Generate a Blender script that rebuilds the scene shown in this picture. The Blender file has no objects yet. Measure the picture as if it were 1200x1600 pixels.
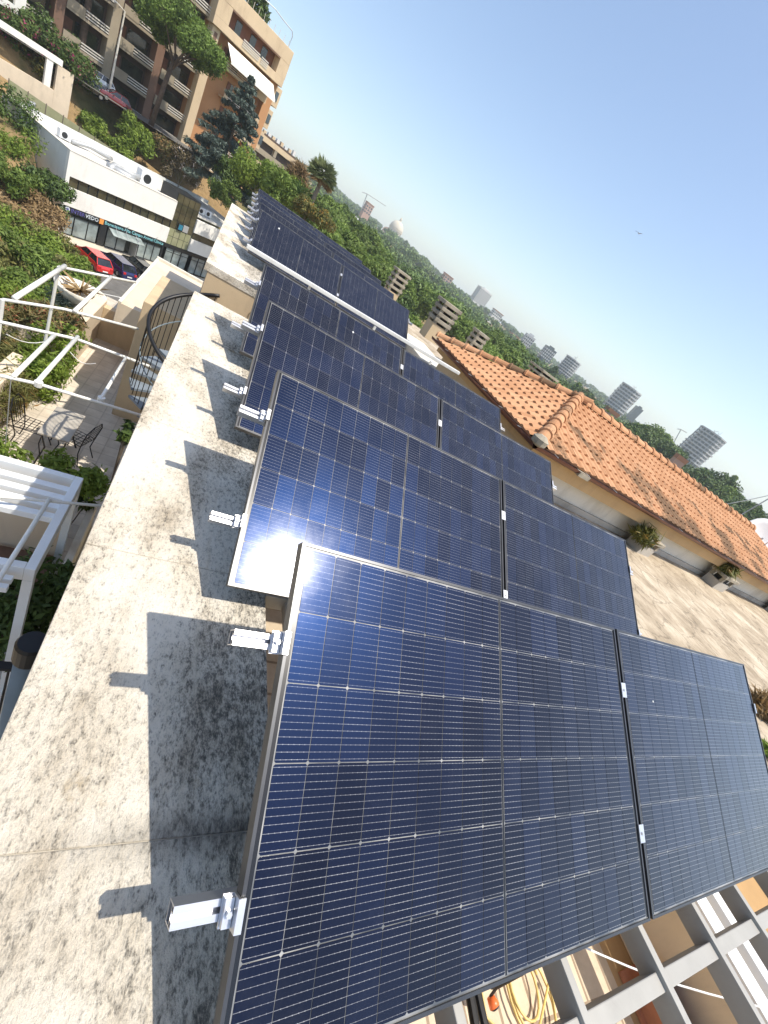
import bpy, math, random
import numpy as np
from mathutils import Vector, Matrix

# ------------------------------------------------------------------ camera, sky, sun, exposure
scene = bpy.context.scene
col = scene.collection
CAM = np.array([-0.447, -0.910, 0.7746])
FOCAL = 647.5                      # pixels of the 1200 x 1600 frame
RIGHT = np.array([0.81301, -0.22696, 0.53620])
DOWN = np.array([0.28986, -0.64092, -0.71078])
FWD = np.array([0.50498, 0.73329, -0.45529])
cam_data = bpy.data.cameras.new("camera")
cam_data.sensor_fit = 'VERTICAL'
cam_data.sensor_height = 36.0
cam_data.lens = FOCAL / 1600.0 * 36.0
cam_data.clip_start = 0.02
cam_data.clip_end = 20000
cam = bpy.data.objects.new("camera", cam_data)
col.objects.link(cam)
cam.matrix_world = Matrix([[RIGHT[0], -DOWN[0], -FWD[0], CAM[0]], [RIGHT[1], -DOWN[1], -FWD[1], CAM[1]],
                           [RIGHT[2], -DOWN[2], -FWD[2], CAM[2]], [0, 0, 0, 1]])
scene.camera = cam

SUN_AZ, SUN_EL = math.radians(131.5), math.radians(64.3)      # azimuth clockwise from +Y
SUN = Vector((math.sin(SUN_AZ) * math.cos(SUN_EL), math.cos(SUN_AZ) * math.cos(SUN_EL), math.sin(SUN_EL)))
world = bpy.data.worlds.new("World")
scene.world = world
world.use_nodes = True
wn = world.node_tree.nodes
sky_tex = wn.new("ShaderNodeTexSky")
sky_tex.sky_type = 'NISHITA'
sky_tex.sun_disc = False
sky_tex.sun_elevation = SUN_EL
sky_tex.sun_rotation = SUN_AZ
sky_tex.altitude = 50
sky_tex.air_density = 1.0
sky_tex.dust_density = 1.4
sky_tex.ozone_density = 0.35
wn["Background"].inputs[1].default_value = 0.132
world.node_tree.links.new(sky_tex.outputs[0], wn["Background"].inputs[0])
sun_data = bpy.data.lights.new("sun", 'SUN')
sun_data.energy = 3.5
sun_data.angle = math.radians(0.53)
sun_data.color = (1.0, 0.93, 0.82)
sun = bpy.data.objects.new("sun", sun_data)
col.objects.link(sun)
sun.rotation_euler = SUN.to_track_quat('Z', 'Y').to_euler()
vs = scene.view_settings
vs.view_transform = 'Standard'
vs.look = 'None'
vs.gamma = 1.0
vs.use_curve_mapping = False
vs.exposure = 0.75
scene.cycles.max_bounces = 8
scene.cycles.transparent_max_bounces = 16
scene.cycles.use_denoising = True
scene.cycles.volume_bounces = 1
scene.cycles.volume_step_rate = 4.0

# ------------------------------------------------------------------ survey helpers (photo bearing -> world point)
def bearing(px, py):
    v = RIGHT * ((px - 600) / FOCAL) + DOWN * ((py - 800) / FOCAL) + FWD
    return v / np.linalg.norm(v)
def on_z(px, py, z):
    v = bearing(px, py); p = CAM + v * ((z - CAM[2]) / v[2]); return Vector(p)
def on_y(px, py, y):
    v = bearing(px, py); p = CAM + v * ((y - CAM[1]) / v[1]); return Vector(p)
def far(px, py, d):
    v = bearing(px, py); return Vector(CAM + v * (d / math.hypot(v[0], v[1])))
def polar(az, d, z):
    a = math.radians(az); return Vector((CAM[0] + math.sin(a) * d, CAM[1] + math.cos(a) * d, z))

# ------------------------------------------------------------------ material helpers
def new_mat(name):
    m = bpy.data.materials.new(name); m.use_nodes = True
    return m, m.node_tree.nodes, m.node_tree.links, m.node_tree.nodes["Principled BSDF"]
def nd(nodes, typ, **kw):
    n = nodes.new(typ)
    for k, v in kw.items(): setattr(n, k, v)
    return n
def ramp(nodes, links, src, stops):
    r = nodes.new("ShaderNodeValToRGB"); els = r.color_ramp.elements
    while len(els) < len(stops): els.new(0.5)
    for e, (p, c) in zip(els, stops):
        e.position = p; e.color = (*c, 1) if len(c) == 3 else c
    links.new(src, r.inputs[0]); return r.outputs[0]
def coords(nodes, links, kind='pos', scale=(1, 1, 1)):
    if kind == 'pos': o = nodes.new("ShaderNodeNewGeometry").outputs['Position']
    else: o = nodes.new("ShaderNodeTexCoord").outputs['Object']
    mp = nodes.new("ShaderNodeMapping"); mp.inputs['Scale'].default_value = scale
    links.new(o, mp.inputs['Vector']); return mp.outputs[0]
def noise(nodes, links, vec, scale, detail=4, rough=0.55, out='Fac'):
    n = nodes.new("ShaderNodeTexNoise"); n.inputs['Scale'].default_value = scale
    n.inputs['Detail'].default_value = detail; n.inputs['Roughness'].default_value = rough
    links.new(vec, n.inputs['Vector']); return n.outputs[out]
def mixc(nodes, links, fac, a, b, mode='MIX'):
    m = nodes.new("ShaderNodeMix"); m.data_type = 'RGBA'; m.blend_type = mode
    if isinstance(fac, (int, float)): m.inputs[0].default_value = fac
    else: links.new(fac, m.inputs[0])
    for v, i in ((a, 6), (b, 7)):
        if isinstance(v, tuple): m.inputs[i].default_value = (*v[:3], 1)
        else: links.new(v, m.inputs[i])
    return m.outputs[2]
def mathn(nodes, links, op, a, b=None, c=None, clamp=False):
    m = nodes.new("ShaderNodeMath"); m.operation = op; m.use_clamp = clamp
    for i, v in enumerate((a, b, c)):
        if v is None: continue
        if isinstance(v, (int, float)): m.inputs[i].default_value = v
        else: links.new(v, m.inputs[i])
    return m.outputs[0]
def bump(nodes, links, h, strength, dist, bsdf):
    b = nodes.new("ShaderNodeBump"); b.inputs['Strength'].default_value = strength
    b.inputs['Distance'].default_value = dist
    links.new(h, b.inputs['Height']); links.new(b.outputs[0], bsdf.inputs['Normal'])

def plain(name, colr, rough=0.7, var=0.12, scale=3.0, metal=0.0, bmp=0.0, coat=0.0, grime=None, spec=0.5):
    """a painted / plastered / metal surface with mottling, optional grime blotches and fine relief"""
    m, n, l, b = new_mat(name)
    v = coords(n, l)
    f = noise(n, l, v, scale, 6, 0.62)
    lo = tuple(max(0, c * (1 - var)) for c in colr); hi = tuple(min(1, c * (1 + var)) for c in colr)
    c = ramp(n, l, f, [(0.3, lo), (0.7, hi)])
    if grime:
        g = noise(n, l, coords(n, l, scale=(1, 1, 0.35)), scale * 0.7 + 0.31, 8, 0.7)
        gf = ramp(n, l, g, [(0.52, (0, 0, 0)), (0.72, (0.75, 0.75, 0.75))])
        c = mixc(n, l, gf, c, grime)
    l.new(c, b.inputs['Base Color'])
    b.inputs['Roughness'].default_value = rough
    b.inputs['Metallic'].default_value = metal
    b.inputs['Coat Weight'].default_value = coat
    b.inputs['Specular IOR Level'].default_value = spec
    if bmp: bump(n, l, noise(n, l, v, scale * 12, 5, 0.6), bmp, 0.01, b)
    return m

def leaf_mat(name, dark, light, trans=0.25, patch=1.2, tips=None):
    m, n, l, b = new_mat(name)
    g = n.new("ShaderNodeNewGeometry")
    c = ramp(n, l, g.outputs['Random Per Island'], [(0.0, dark), (1.0, light)])
    p = noise(n, l, coords(n, l), patch, 3)
    pf = ramp(n, l, p, [(0.35, (0.72, 0.72, 0.72)), (0.68, (1.15, 1.15, 1.08))])
    c = mixc(n, l, 1.0, c, pf, 'MULTIPLY')
    if tips:
        t = ramp(n, l, noise(n, l, coords(n, l), patch * 2.1, 2), [(0.56, (0, 0, 0)), (0.66, (1, 1, 1))])
        r2 = ramp(n, l, g.outputs['Random Per Island'], [(0.45, (0, 0, 0)), (0.5, (1, 1, 1))])
        c = mixc(n, l, mixc(n, l, 1.0, t, r2, 'MULTIPLY'), c, tips)
    l.new(c, b.inputs['Base Color']); b.inputs['Roughness'].default_value = 0.6
    b.inputs['Specular IOR Level'].default_value = 0.3
    tr = n.new("ShaderNodeBsdfTranslucent"); l.new(c, tr.inputs['Color'])
    mx = n.new("ShaderNodeMixShader"); mx.inputs[0].default_value = trans
    l.new(b.outputs[0], mx.inputs[1]); l.new(tr.outputs[0], mx.inputs[2])
    l.new(mx.outputs[0], n["Material Output"].inputs['Surface'])
    return m

# ------------------------------------------------------------------ mesh helpers
class MB:
    def __init__(s): s.v = []; s.f = []
    def quad(s, *pts):
        i = len(s.v); s.v += [tuple(p) for p in pts]; s.f.append(tuple(range(i, i + len(pts)))); return s
    def box(s, x0, x1, y0, y1, z0, z1):
        i = len(s.v)
        s.v += [(x, y, z) for z in (z0, z1) for (x, y) in ((x0, y0), (x1, y0), (x1, y1), (x0, y1))]
        for q in ((3, 2, 1, 0), (4, 5, 6, 7), (0, 1, 5, 4), (1, 2, 6, 5), (2, 3, 7, 6), (3, 0, 4, 7)):
            s.f.append(tuple(i + k for k in q))
        return s
    def bar(s, a, b, w, h, up=(0, 0, 1)):
        a = Vector(a); b = Vector(b); d = (b - a).normalized(); u = Vector(up)
        sd = d.cross(u).normalized() * (w / 2); u2 = sd.cross(d).normalized() * (h / 2)
        i = len(s.v)
        for p in (a, b): s.v += [tuple(p - sd - u2), tuple(p + sd - u2), tuple(p + sd + u2), tuple(p - sd + u2)]
        for q in ((3, 2, 1, 0), (4, 5, 6, 7), (0, 1, 5, 4), (1, 2, 6, 5), (2, 3, 7, 6), (3, 0, 4, 7)):
            s.f.append(tuple(i + k for k in q))
        return s
    def tube(s, pts, r, n=8, r2=None, cap=True):
        pts = [Vector(p) for p in pts]; k = len(pts); i0 = len(s.v); ref = None
        for j, p in enumerate(pts):
            d = (pts[min(j + 1, k - 1)] - pts[max(j - 1, 0)])
            d = d.normalized() if d.length > 1e-9 else Vector((0, 0, 1))
            if ref is None: ref = Vector((0, 0, 1)) if abs(d.z) < 0.9 else Vector((1, 0, 0))
            a = d.cross(ref).normalized(); b = a.cross(d).normalized()
            rr = r if r2 is None else r + (r2 - r) * j / max(1, k - 1)
            for t in range(n):
                w = 2 * math.pi * t / n
                s.v.append(tuple(p + a * (math.cos(w) * rr) + b * (math.sin(w) * rr)))
        for j in range(k - 1):
            for t in range(n):
                a = i0 + j * n + t; b = i0 + j * n + (t + 1) % n
                s.f.append((a, b, b + n, a + n))
        if cap:
            s.f.append(tuple(i0 + t for t in reversed(range(n))))
            s.f.append(tuple(i0 + (k - 1) * n + t for t in range(n)))
        return s
    def lathe(s, prof, c=(0, 0, 0), n=16):
        i0 = len(s.v)
        for (r, z) in prof:
            for t in range(n):
                w = 2 * math.pi * t / n; s.v.append((c[0] + r * math.cos(w), c[1] + r * math.sin(w), c[2] + z))
        for j in range(len(prof) - 1):
            for t in range(n):
                a = i0 + j * n + t; b = i0 + j * n + (t + 1) % n
                s.f.append((a, b, b + n, a + n))
        s.f.append(tuple(i0 + t for t in reversed(range(n))))
        s.f.append(tuple(i0 + (len(prof) - 1) * n + t for t in range(n)))
        return s
    def prism(s, poly, z0, z1):
        n = len(poly); i = len(s.v)
        s.v += [(x, y, z0) for x, y in poly] + [(x, y, z1) for x, y in poly]
        s.f.append(tuple(i + k for k in reversed(range(n)))); s.f.append(tuple(i + n + k for k in range(n)))
        for k in range(n):
            j = (k + 1) % n; s.f.append((i + k, i + j, i + n + j, i + n + k))
        return s
    def mesh(s, name):
        me = bpy.data.meshes.new(name); me.from_pydata(s.v, [], s.f); me.update(); return me
    def build(s, name, mat, parent=None, smooth=False, bevel=0):
        me = s.mesh(name)
        if smooth: me.polygons.foreach_set('use_smooth', [True] * len(me.polygons))
        return link(name, me, mat, parent, bevel=bevel)
def link(name, me, mat, parent=None, loc=None, rot=None, bevel=0):
    if mat and not me.materials: me.materials.append(mat)
    o = bpy.data.objects.new(name, me); col.objects.link(o)
    if parent: o.parent = parent
    if loc is not None: o.location = loc
    if rot is not None: o.rotation_euler = rot
    if bevel:
        b = o.modifiers.new("bevel", 'BEVEL'); b.width = bevel; b.segments = 2; b.limit_method = 'ANGLE'
    return o
def tag(o, label, cat, group=None):
    o["label"] = label; o["category"] = cat
    if group: o["group"] = group
    return o
def thing(name, label, cat, loc=(0, 0, 0), rz=0.0, group=None, rot=None):
    o = bpy.data.objects.new(name, None); o.empty_display_size = 0.2; col.objects.link(o)
    o.location = loc; o.rotation_euler = rot if rot else (0, 0, rz)
    return tag(o, label, cat, group)
def struct(o): o["kind"] = "structure"; return o
def stuff(o): o["kind"] = "stuff"; return o
def copy_tree(o, parent=None):
    c = o.copy(); col.objects.link(c); c.parent = parent
    for ch in list(o.children): copy_tree(ch, c)
    return c
rng = np.random.default_rng(7)
random.seed(7)

def leaf_arrays(centres, radii, n_each, size, flat=1.0, shell=0.55, aspect=1.6, seed=1, up=0.3):
    """leaf-sized quads spread through a set of clumps; returns verts, faces"""
    g = np.random.default_rng(seed)
    centres = np.asarray(centres, float).reshape(-1, 3); radii = np.broadcast_to(np.asarray(radii, float).reshape(-1), (len(centres),))
    k = len(centres); n = k * n_each
    c = np.repeat(centres, n_each, 0); r = np.repeat(radii, n_each)
    d = g.normal(size=(n, 3)); d /= np.linalg.norm(d, axis=1)[:, None]
    rad = (shell + (1 - shell) * g.random(n) ** 0.6) * (1 + 0.45 * g.random(n) ** 5)
    pos = c + d * (r * rad)[:, None] * np.array([1, 1, flat])
    nrm = d * 0.8 + g.normal(size=(n, 3)) * 0.6 + np.array([0, 0, up]); nrm /= np.linalg.norm(nrm, axis=1)[:, None]
    t = np.cross(nrm, g.normal(size=(n, 3))); t /= np.linalg.norm(t, axis=1)[:, None]; b = np.cross(nrm, t)
    s = size * (0.6 + 0.8 * g.random(n)); L = (s * aspect / 2)[:, None]; W = (s / aspect / 2)[:, None]
    v = np.stack([pos - t * L, pos + b * W, pos + t * L, pos - b * W], 1).reshape(-1, 3)
    return v
def quads_mesh(name, v):
    me = bpy.data.meshes.new(name); n = len(v) // 4
    me.vertices.add(len(v)); me.vertices.foreach_set('co', np.ascontiguousarray(v, dtype=np.float32).ravel())
    me.loops.add(n * 4); me.loops.foreach_set('vertex_index', np.arange(n * 4, dtype=np.int32))
    me.polygons.add(n); me.polygons.foreach_set('loop_start', np.arange(0, n * 4, 4, dtype=np.int32))
    me.polygons.foreach_set('loop_total', np.full(n, 4, dtype=np.int32))
    me.update(calc_edges=True); return me
# ------------------------------------------------------------------ materials
def concrete_coping():
    m, n, l, b = new_mat("lichen_concrete")
    v = coords(n, l); st = coords(n, l, scale=(1.0, 0.5, 1.0))
    sep = n.new("ShaderNodeSeparateXYZ"); l.new(n.new("ShaderNodeNewGeometry").outputs['Position'], sep.inputs[0])
    patch = noise(n, l, st, 3.4, 7, 0.64)
    base = ramp(n, l, patch, [(0.32, (0.50, 0.425, 0.32)), (0.45, (0.66, 0.59, 0.475)), (0.55, (0.74, 0.68, 0.57)), (0.72, (0.78, 0.73, 0.635))])
    och = ramp(n, l, noise(n, l, v, 6.1, 5, 0.6), [(0.66, (0, 0, 0)), (0.76, (0.8, 0.8, 0.8))])
    base = mixc(n, l, och, base, (0.30, 0.205, 0.085))
    # dark lichen: fine and very fine grains, denser in the weathered patches; dark share also rises towards the panel side
    f1 = noise(n, l, st, 58, 7, 0.7); f2 = noise(n, l, st, 210, 4, 0.7)
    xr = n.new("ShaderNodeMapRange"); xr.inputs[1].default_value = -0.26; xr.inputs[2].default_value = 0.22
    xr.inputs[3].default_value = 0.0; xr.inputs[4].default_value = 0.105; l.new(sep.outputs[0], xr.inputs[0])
    d = mathn(n, l, 'MULTIPLY_ADD', f1, 0.62, mathn(n, l, 'MULTIPLY', f2, 0.38))
    d = mathn(n, l, 'ADD', d, mathn(n, l, 'MULTIPLY_ADD', patch, -0.38, 0.19))
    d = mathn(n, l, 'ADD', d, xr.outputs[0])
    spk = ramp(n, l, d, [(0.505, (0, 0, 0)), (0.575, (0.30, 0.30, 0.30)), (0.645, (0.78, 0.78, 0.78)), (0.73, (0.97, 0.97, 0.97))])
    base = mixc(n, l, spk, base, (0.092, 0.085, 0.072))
    # pale run-off lines along the parapet
    wob = noise(n, l, coords(n, l, scale=(0, 1.6, 0)), 1.0, 3, 0.6)
    brk = ramp(n, l, noise(n, l, coords(n, l, scale=(3, 3.5, 1)), 1.0, 4, 0.6), [(0.42, (0, 0, 0)), (0.58, (0.75, 0.75, 0.75))])
    for x0 in (-0.115, 0.035, 0.118):
        dx = mathn(n, l, 'ABSOLUTE', mathn(n, l, 'SUBTRACT', sep.outputs[0], mathn(n, l, 'MULTIPLY_ADD', wob, 0.09, x0)))
        ln = n.new("ShaderNodeMapRange"); ln.inputs[1].default_value = 0.003; ln.inputs[2].default_value = 0.012; ln.inputs[3].default_value = 1.0; ln.inputs[4].default_value = 0.0; l.new(dx, ln.inputs[0])
        base = mixc(n, l, mathn(n, l, 'MULTIPLY', mathn(n, l, 'MULTIPLY', ln.outputs[0], brk), mathn(n, l, 'MULTIPLY_ADD', f1, 1.2, 0.0)), base, (0.60, 0.53, 0.41))
    # damp dark band that follows the joint beside the nearest panel
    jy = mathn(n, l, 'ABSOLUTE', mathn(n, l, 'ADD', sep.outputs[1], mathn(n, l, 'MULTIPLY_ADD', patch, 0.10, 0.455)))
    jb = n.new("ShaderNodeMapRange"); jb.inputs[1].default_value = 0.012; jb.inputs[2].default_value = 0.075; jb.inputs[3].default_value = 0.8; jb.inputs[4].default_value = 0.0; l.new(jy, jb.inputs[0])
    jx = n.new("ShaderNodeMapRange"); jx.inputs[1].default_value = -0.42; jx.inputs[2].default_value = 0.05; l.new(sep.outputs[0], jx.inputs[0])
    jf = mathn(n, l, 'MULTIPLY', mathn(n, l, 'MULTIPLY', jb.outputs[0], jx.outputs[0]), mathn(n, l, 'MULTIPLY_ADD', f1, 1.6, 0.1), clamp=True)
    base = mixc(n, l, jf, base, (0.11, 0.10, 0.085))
    l.new(base, b.inputs['Base Color']); b.inputs['Roughness'].default_value = 0.93
    b.inputs['Specular IOR Level'].default_value = 0.2
    h = mathn(n, l, 'MULTIPLY_ADD', f2, 0.5, mathn(n, l, 'ADD', f1, noise(n, l, v, 17, 6, 0.65)))
    bump(n, l, h, 0.9, 0.014, b)
    return m
def roof_screed():
    m, n, l, b = new_mat("cement_screed")
    v = coords(n, l)
    c = ramp(n, l, noise(n, l, v, 1.6, 8, 0.65), [(0.3, (0.27, 0.215, 0.145)), (0.5, (0.44, 0.365, 0.265)), (0.7, (0.60, 0.525, 0.405))])
    br = n.new("ShaderNodeMapping"); br.inputs['Rotation'].default_value = (0, 0, 0.5); br.inputs['Scale'].default_value = (3.0, 1.5, 1)
    l.new(n.new("ShaderNodeNewGeometry").outputs['Position'], br.inputs[0])
    st = ramp(n, l, noise(n, l, br.outputs[0], 2.1, 10, 0.8), [(0.34, (0.62, 0.58, 0.52)), (0.62, (1.1, 1.1, 1.1))])
    c = mixc(n, l, 0.85, c, st, 'MULTIPLY')
    vo = n.new("ShaderNodeTexVoronoi"); vo.feature = 'DISTANCE_TO_EDGE'; vo.inputs['Scale'].default_value = 2.8
    wv = mixc(n, l, 0.30, v, noise(n, l, v, 1.6, 5, 0.65, 'Color')); l.new(wv, vo.inputs['Vector'])
    cr = ramp(n, l, vo.outputs['Distance'], [(0.0, (0.30, 0.28, 0.25)), (0.03, (1, 1, 1))])
    c = mixc(n, l, 0.6, c, cr, 'MULTIPLY')
    spk = ramp(n, l, noise(n, l, v, 40, 6, 0.7), [(0.6, (1, 1, 1)), (0.72, (0.42, 0.40, 0.36))])
    c = mixc(n, l, 0.7, c, spk, 'MULTIPLY')
    l.new(c, b.inputs['Base Color']); b.inputs['Roughness'].default_value = 0.95
    bump(n, l, noise(n, l, v, 30, 6, 0.7), 0.6, 0.012, b)
    return m
def cell_mat():
    m, n, l, b = new_mat("solar_cell")
    tc = n.new("ShaderNodeTexCoord"); sep = n.new("ShaderNodeSeparateXYZ"); l.new(tc.outputs['Object'], sep.inputs[0])
    oi = n.new("ShaderNodeObjectInfo")
    base = ramp(n, l, oi.outputs['Random'], [(0.0, (0.0026, 0.0024, 0.0026)), (0.6, (0.0034, 0.0033, 0.0042)), (1.0, (0.0046, 0.0049, 0.0078))])
    # printed busbars along the long side, with solder pads
    yb = mathn(n, l, 'FRACT', mathn(n, l, 'MULTIPLY_ADD', sep.outputs[1], 1 / 0.0168, 0.5 + 20))
    dist = mathn(n, l, 'ABSOLUTE', mathn(n, l, 'SUBTRACT', yb, 0.5))
    bus = mathn(n, l, 'LESS_THAN', dist, 0.026)
    xb = mathn(n, l, 'FRACT', mathn(n, l, 'MULTIPLY_ADD', sep.outputs[0], 1 / 0.0152, 20.5))
    padx = mathn(n, l, 'LESS_THAN', mathn(n, l, 'ABSOLUTE', mathn(n, l, 'SUBTRACT', xb, 0.5)), 0.09)
    pad = mathn(n, l, 'MULTIPLY', padx, mathn(n, l, 'LESS_THAN', dist, 0.055))
    line = mathn(n, l, 'MAXIMUM', bus, pad)
    wp = coords(n, l)
    wob = ramp(n, l, noise(n, l, wp, 5.0, 3), [(0.3, (0.09, 0.09, 0.095)), (0.7, (0.30, 0.30, 0.305))])
    c = mixc(n, l, line, base, wob)
    dust = ramp(n, l, noise(n, l, wp, 7, 7, 0.7), [(0.54, (0, 0, 0)), (0.68, (0.012, 0.012, 0.012)), (0.82, (0.06, 0.06, 0.06))])
    c = mixc(n, l, dust, c, (0.32, 0.33, 0.36))
    l.new(c, b.inputs['Base Color'])
    b.inputs['Roughness'].default_value = 0.34
    sv = n.new("ShaderNodeMapRange"); sv.inputs[3].default_value = 0.20; sv.inputs[4].default_value = 0.40; l.new(oi.outputs['Random'], sv.inputs[0]); l.new(sv.outputs[0], b.inputs['Specular IOR Level'])
    b.inputs['Specular Tint'].default_value = (0.01, 0.22, 1.0, 1)
    b.inputs['Coat Weight'].default_value = 1.0
    cr = ramp(n, l, noise(n, l, wp, 9, 6, 0.7), [(0.35, (0.115, 0.115, 0.115)), (0.75, (0.19, 0.19, 0.19))])
    l.new(cr, b.inputs['Coat Roughness'])
    b.inputs['Coat IOR'].default_value = 1.29
    return m
def backsheet_mat():
    m, n, l, b = new_mat("ribbon_backsheet")
    v = coords(n, l)
    c = ramp(n, l, noise(n, l, v, 6, 3), [(0.38, (0.05, 0.055, 0.06)), (0.68, (0.30, 0.295, 0.28))])
    l.new(c, b.inputs['Base Color']); b.inputs['Roughness'].default_value = 0.4
    b.inputs['Coat Weight'].default_value = 0.8; b.inputs['Coat Roughness'].default_value = 0.09
    return m
def tile_mat(name, dirty):
    m, n, l, b = new_mat(name)
    oi = n.new("ShaderNodeObjectInfo"); g = n.new("ShaderNodeNewGeometry")
    rnd = mathn(n, l, 'FRACT', mathn(n, l, 'ADD', oi.outputs['Random'], g.outputs['Random Per Island']))
    c = ramp(n, l, rnd, [(0.0, (0.44, 0.228, 0.115)), (0.5, (0.50, 0.268, 0.140)), (1.0, (0.55, 0.310, 0.170))])
    v = coords(n, l)
    c = mixc(n, l, 0.6, c, ramp(n, l, noise(n, l, v, 7, 6, 0.7), [(0.3, (0.72, 0.68, 0.66)), (0.7, (1.08, 1.08, 1.08))]), 'MULTIPLY')
    # dark algae, in streaks with their own shape
    a = noise(n, l, v, 1.1, 3, 0.5)
    f = noise(n, l, v, 26, 6, 0.72)
    s = mathn(n, l, 'ADD', mathn(n, l, 'MULTIPLY', a, 1.2), mathn(n, l, 'MULTIPLY', f, 0.55))
    gr = ramp(n, l, s, [(0.97 - dirty, (0, 0, 0)), (1.11 - dirty, (0.8, 0.8, 0.8))])
    c = mixc(n, l, gr, c, (0.10, 0.068, 0.04))
    l.new(c, b.inputs['Base Color']); b.inputs['Roughness'].default_value = 0.9
    b.inputs['Specular IOR Level'].default_value = 0.25
    bump(n, l, f, 0.4, 0.004, b)
    return m
def paving_mat(name, colr, tile, grout, rot=0.0):
    m, n, l, b = new_mat(name)
    mp = n.new("ShaderNodeMapping"); mp.inputs['Rotation'].default_value = (0, 0, rot)
    l.new(n.new("ShaderNodeNewGeometry").outputs['Position'], mp.inputs[0])
    br = n.new("ShaderNodeTexBrick"); br.offset = 0.0; br.squash = 1.0
    br.inputs['Color1'].default_value = (*[c * 0.92 for c in colr], 1); br.inputs['Color2'].default_value = (*[c * 1.08 for c in colr], 1)
    br.inputs['Mortar'].default_value = (*grout, 1); br.inputs['Scale'].default_value = 1.0
    br.inputs['Mortar Size'].default_value = 0.012 * tile / 0.3; br.inputs['Brick Width'].default_value = tile; br.inputs['Row Height'].default_value = tile
    l.new(mp.outputs[0], br.inputs['Vector'])
    v = coords(n, l)
    c = mixc(n, l, 0.7, br.outputs[0], ramp(n, l, noise(n, l, v, 3.1, 7, 0.68), [(0.3, (0.66, 0.62, 0.56)), (0.66, (1.05, 1.05, 1.05))]), 'MULTIPLY')
    l.new(c, b.inputs['Base Color']); b.inputs['Roughness'].default_value = 0.75
    bump(n, l, br.outputs['Fac'], -0.3, 0.004, b)
    return m
def glass_dark(name, tint, rough=0.05, var=2.0):
    m, n, l, b = new_mat(name)
    c = ramp(n, l, noise(n, l, coords(n, l), var, 3), [(0.35, tuple(t * 0.5 for t in tint)), (0.65, tint)])
    l.new(c, b.inputs['Base Color']); b.inputs['Roughness'].default_value = rough
    b.inputs['Specular IOR Level'].default_value = 0.8
    return m

M = {}
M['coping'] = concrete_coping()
M['screed'] = roof_screed()
M['cell'] = cell_mat()
M['backsheet'] = backsheet_mat()
M['black_strip'] = plain("black_strip", (0.006, 0.007, 0.009), 0.25, 0.2, 4)
M['frame'] = plain("anodised_frame", (0.075, 0.077, 0.082), 0.34, 0.15, 6, metal=0.7)
M['frame_side'] = plain("dark_frame_side", (0.035, 0.033, 0.032), 0.45, 0.2, 6, metal=0.3)
M['alu'] = plain("mill_aluminium", (0.66, 0.665, 0.68), 0.34, 0.10, 9, metal=0.85)
M['steel'] = plain("grey_painted_steel", (0.33, 0.32, 0.29), 0.5, 0.14, 2.5, grime=(0.18, 0.165, 0.14))
M['white_tube'] = plain("white_painted_tube", (0.74, 0.74, 0.70), 0.4, 0.06, 3, grime=(0.5, 0.48, 0.42))
M['white_alu'] = plain("white_lacquered_aluminium", (0.76, 0.78, 0.79), 0.35, 0.05, 3)
M['beige'] = plain("beige_plaster", (0.56, 0.43, 0.27), 0.9, 0.07, 1.3, bmp=0.25, grime=(0.38, 0.29, 0.19))
M['cream'] = plain("cream_plaster", (0.66, 0.55, 0.41), 0.9, 0.06, 1.1, bmp=0.2, grime=(0.5, 0.42, 0.31))
M['pale'] = plain("pale_plaster", (0.70, 0.66, 0.57), 0.9, 0.06, 1.7, bmp=0.2, grime=(0.42, 0.38, 0.31))
M['greyish'] = plain("grey_weathered_plaster", (0.46, 0.42, 0.36), 0.92, 0.12, 1.9, bmp=0.3, grime=(0.2, 0.18, 0.15))
M['mortar'] = plain("mortar_joint", (0.40, 0.36, 0.29), 0.95, 0.25, 14, bmp=0.4)
M['vent_concrete'] = plain("weathered_vent_concrete", (0.34, 0.30, 0.23), 0.95, 0.25, 6, bmp=0.6, grime=(0.10, 0.09, 0.07))
M['tile'] = tile_mat("terracotta_tile", -0.16)
M['tile_dirty'] = tile_mat("algae_stained_tile", 0.14)
M['under'] = plain("roof_underlay", (0.10, 0.06, 0.04), 0.95, 0.2, 4)
M['copper'] = plain("brown_copper_gutter", (0.15, 0.062, 0.042), 0.36, 0.2, 5, metal=0.55)
M['fascia'] = plain("ochre_fascia", (0.52, 0.34, 0.16), 0.7, 0.1, 1.5, grime=(0.34, 0.22, 0.11))
M['terrace'] = paving_mat("grey_terrace_tiles", (0.60, 0.54, 0.45), 0.30, (0.48, 0.43, 0.36), 0.0)
M['cotto'] = paving_mat("beige_terrace_tiles", (0.60, 0.50, 0.37), 0.42, (0.30, 0.23, 0.16), 0.05)
M['black_iron'] = plain("black_iron", (0.010, 0.010, 0.011), 0.45, 0.3, 9, metal=0.2)
M['blue_grey'] = plain("blue_grey_paint", (0.15, 0.19, 0.21), 0.5, 0.12, 4)
M['tread'] = plain("painted_tread", (0.17, 0.20, 0.23), 0.6, 0.15, 8)
M['stone_top'] = plain("grey_stone_top", (0.36, 0.33, 0.28), 0.6, 0.2, 7)
M['terracotta'] = plain("terracotta_pot", (0.42, 0.17, 0.09), 0.85, 0.15, 5, bmp=0.2)
M['ochre'] = plain("ochre_render", (0.40, 0.255, 0.115), 0.85, 0.15, 1.4)
M['yellow_hose'] = plain("yellow_hose_rubber", (0.62, 0.46, 0.16), 0.4, 0.1, 5)
M['orange'] = plain("orange_plastic", (0.85, 0.17, 0.04), 0.4, 0.08, 5)
M['black_rubber'] = plain("black_rubber", (0.015, 0.015, 0.016), 0.6, 0.2, 8)
M['cord'] = plain("white_cord", (0.72, 0.72, 0.70), 0.6, 0.05, 5)
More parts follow.
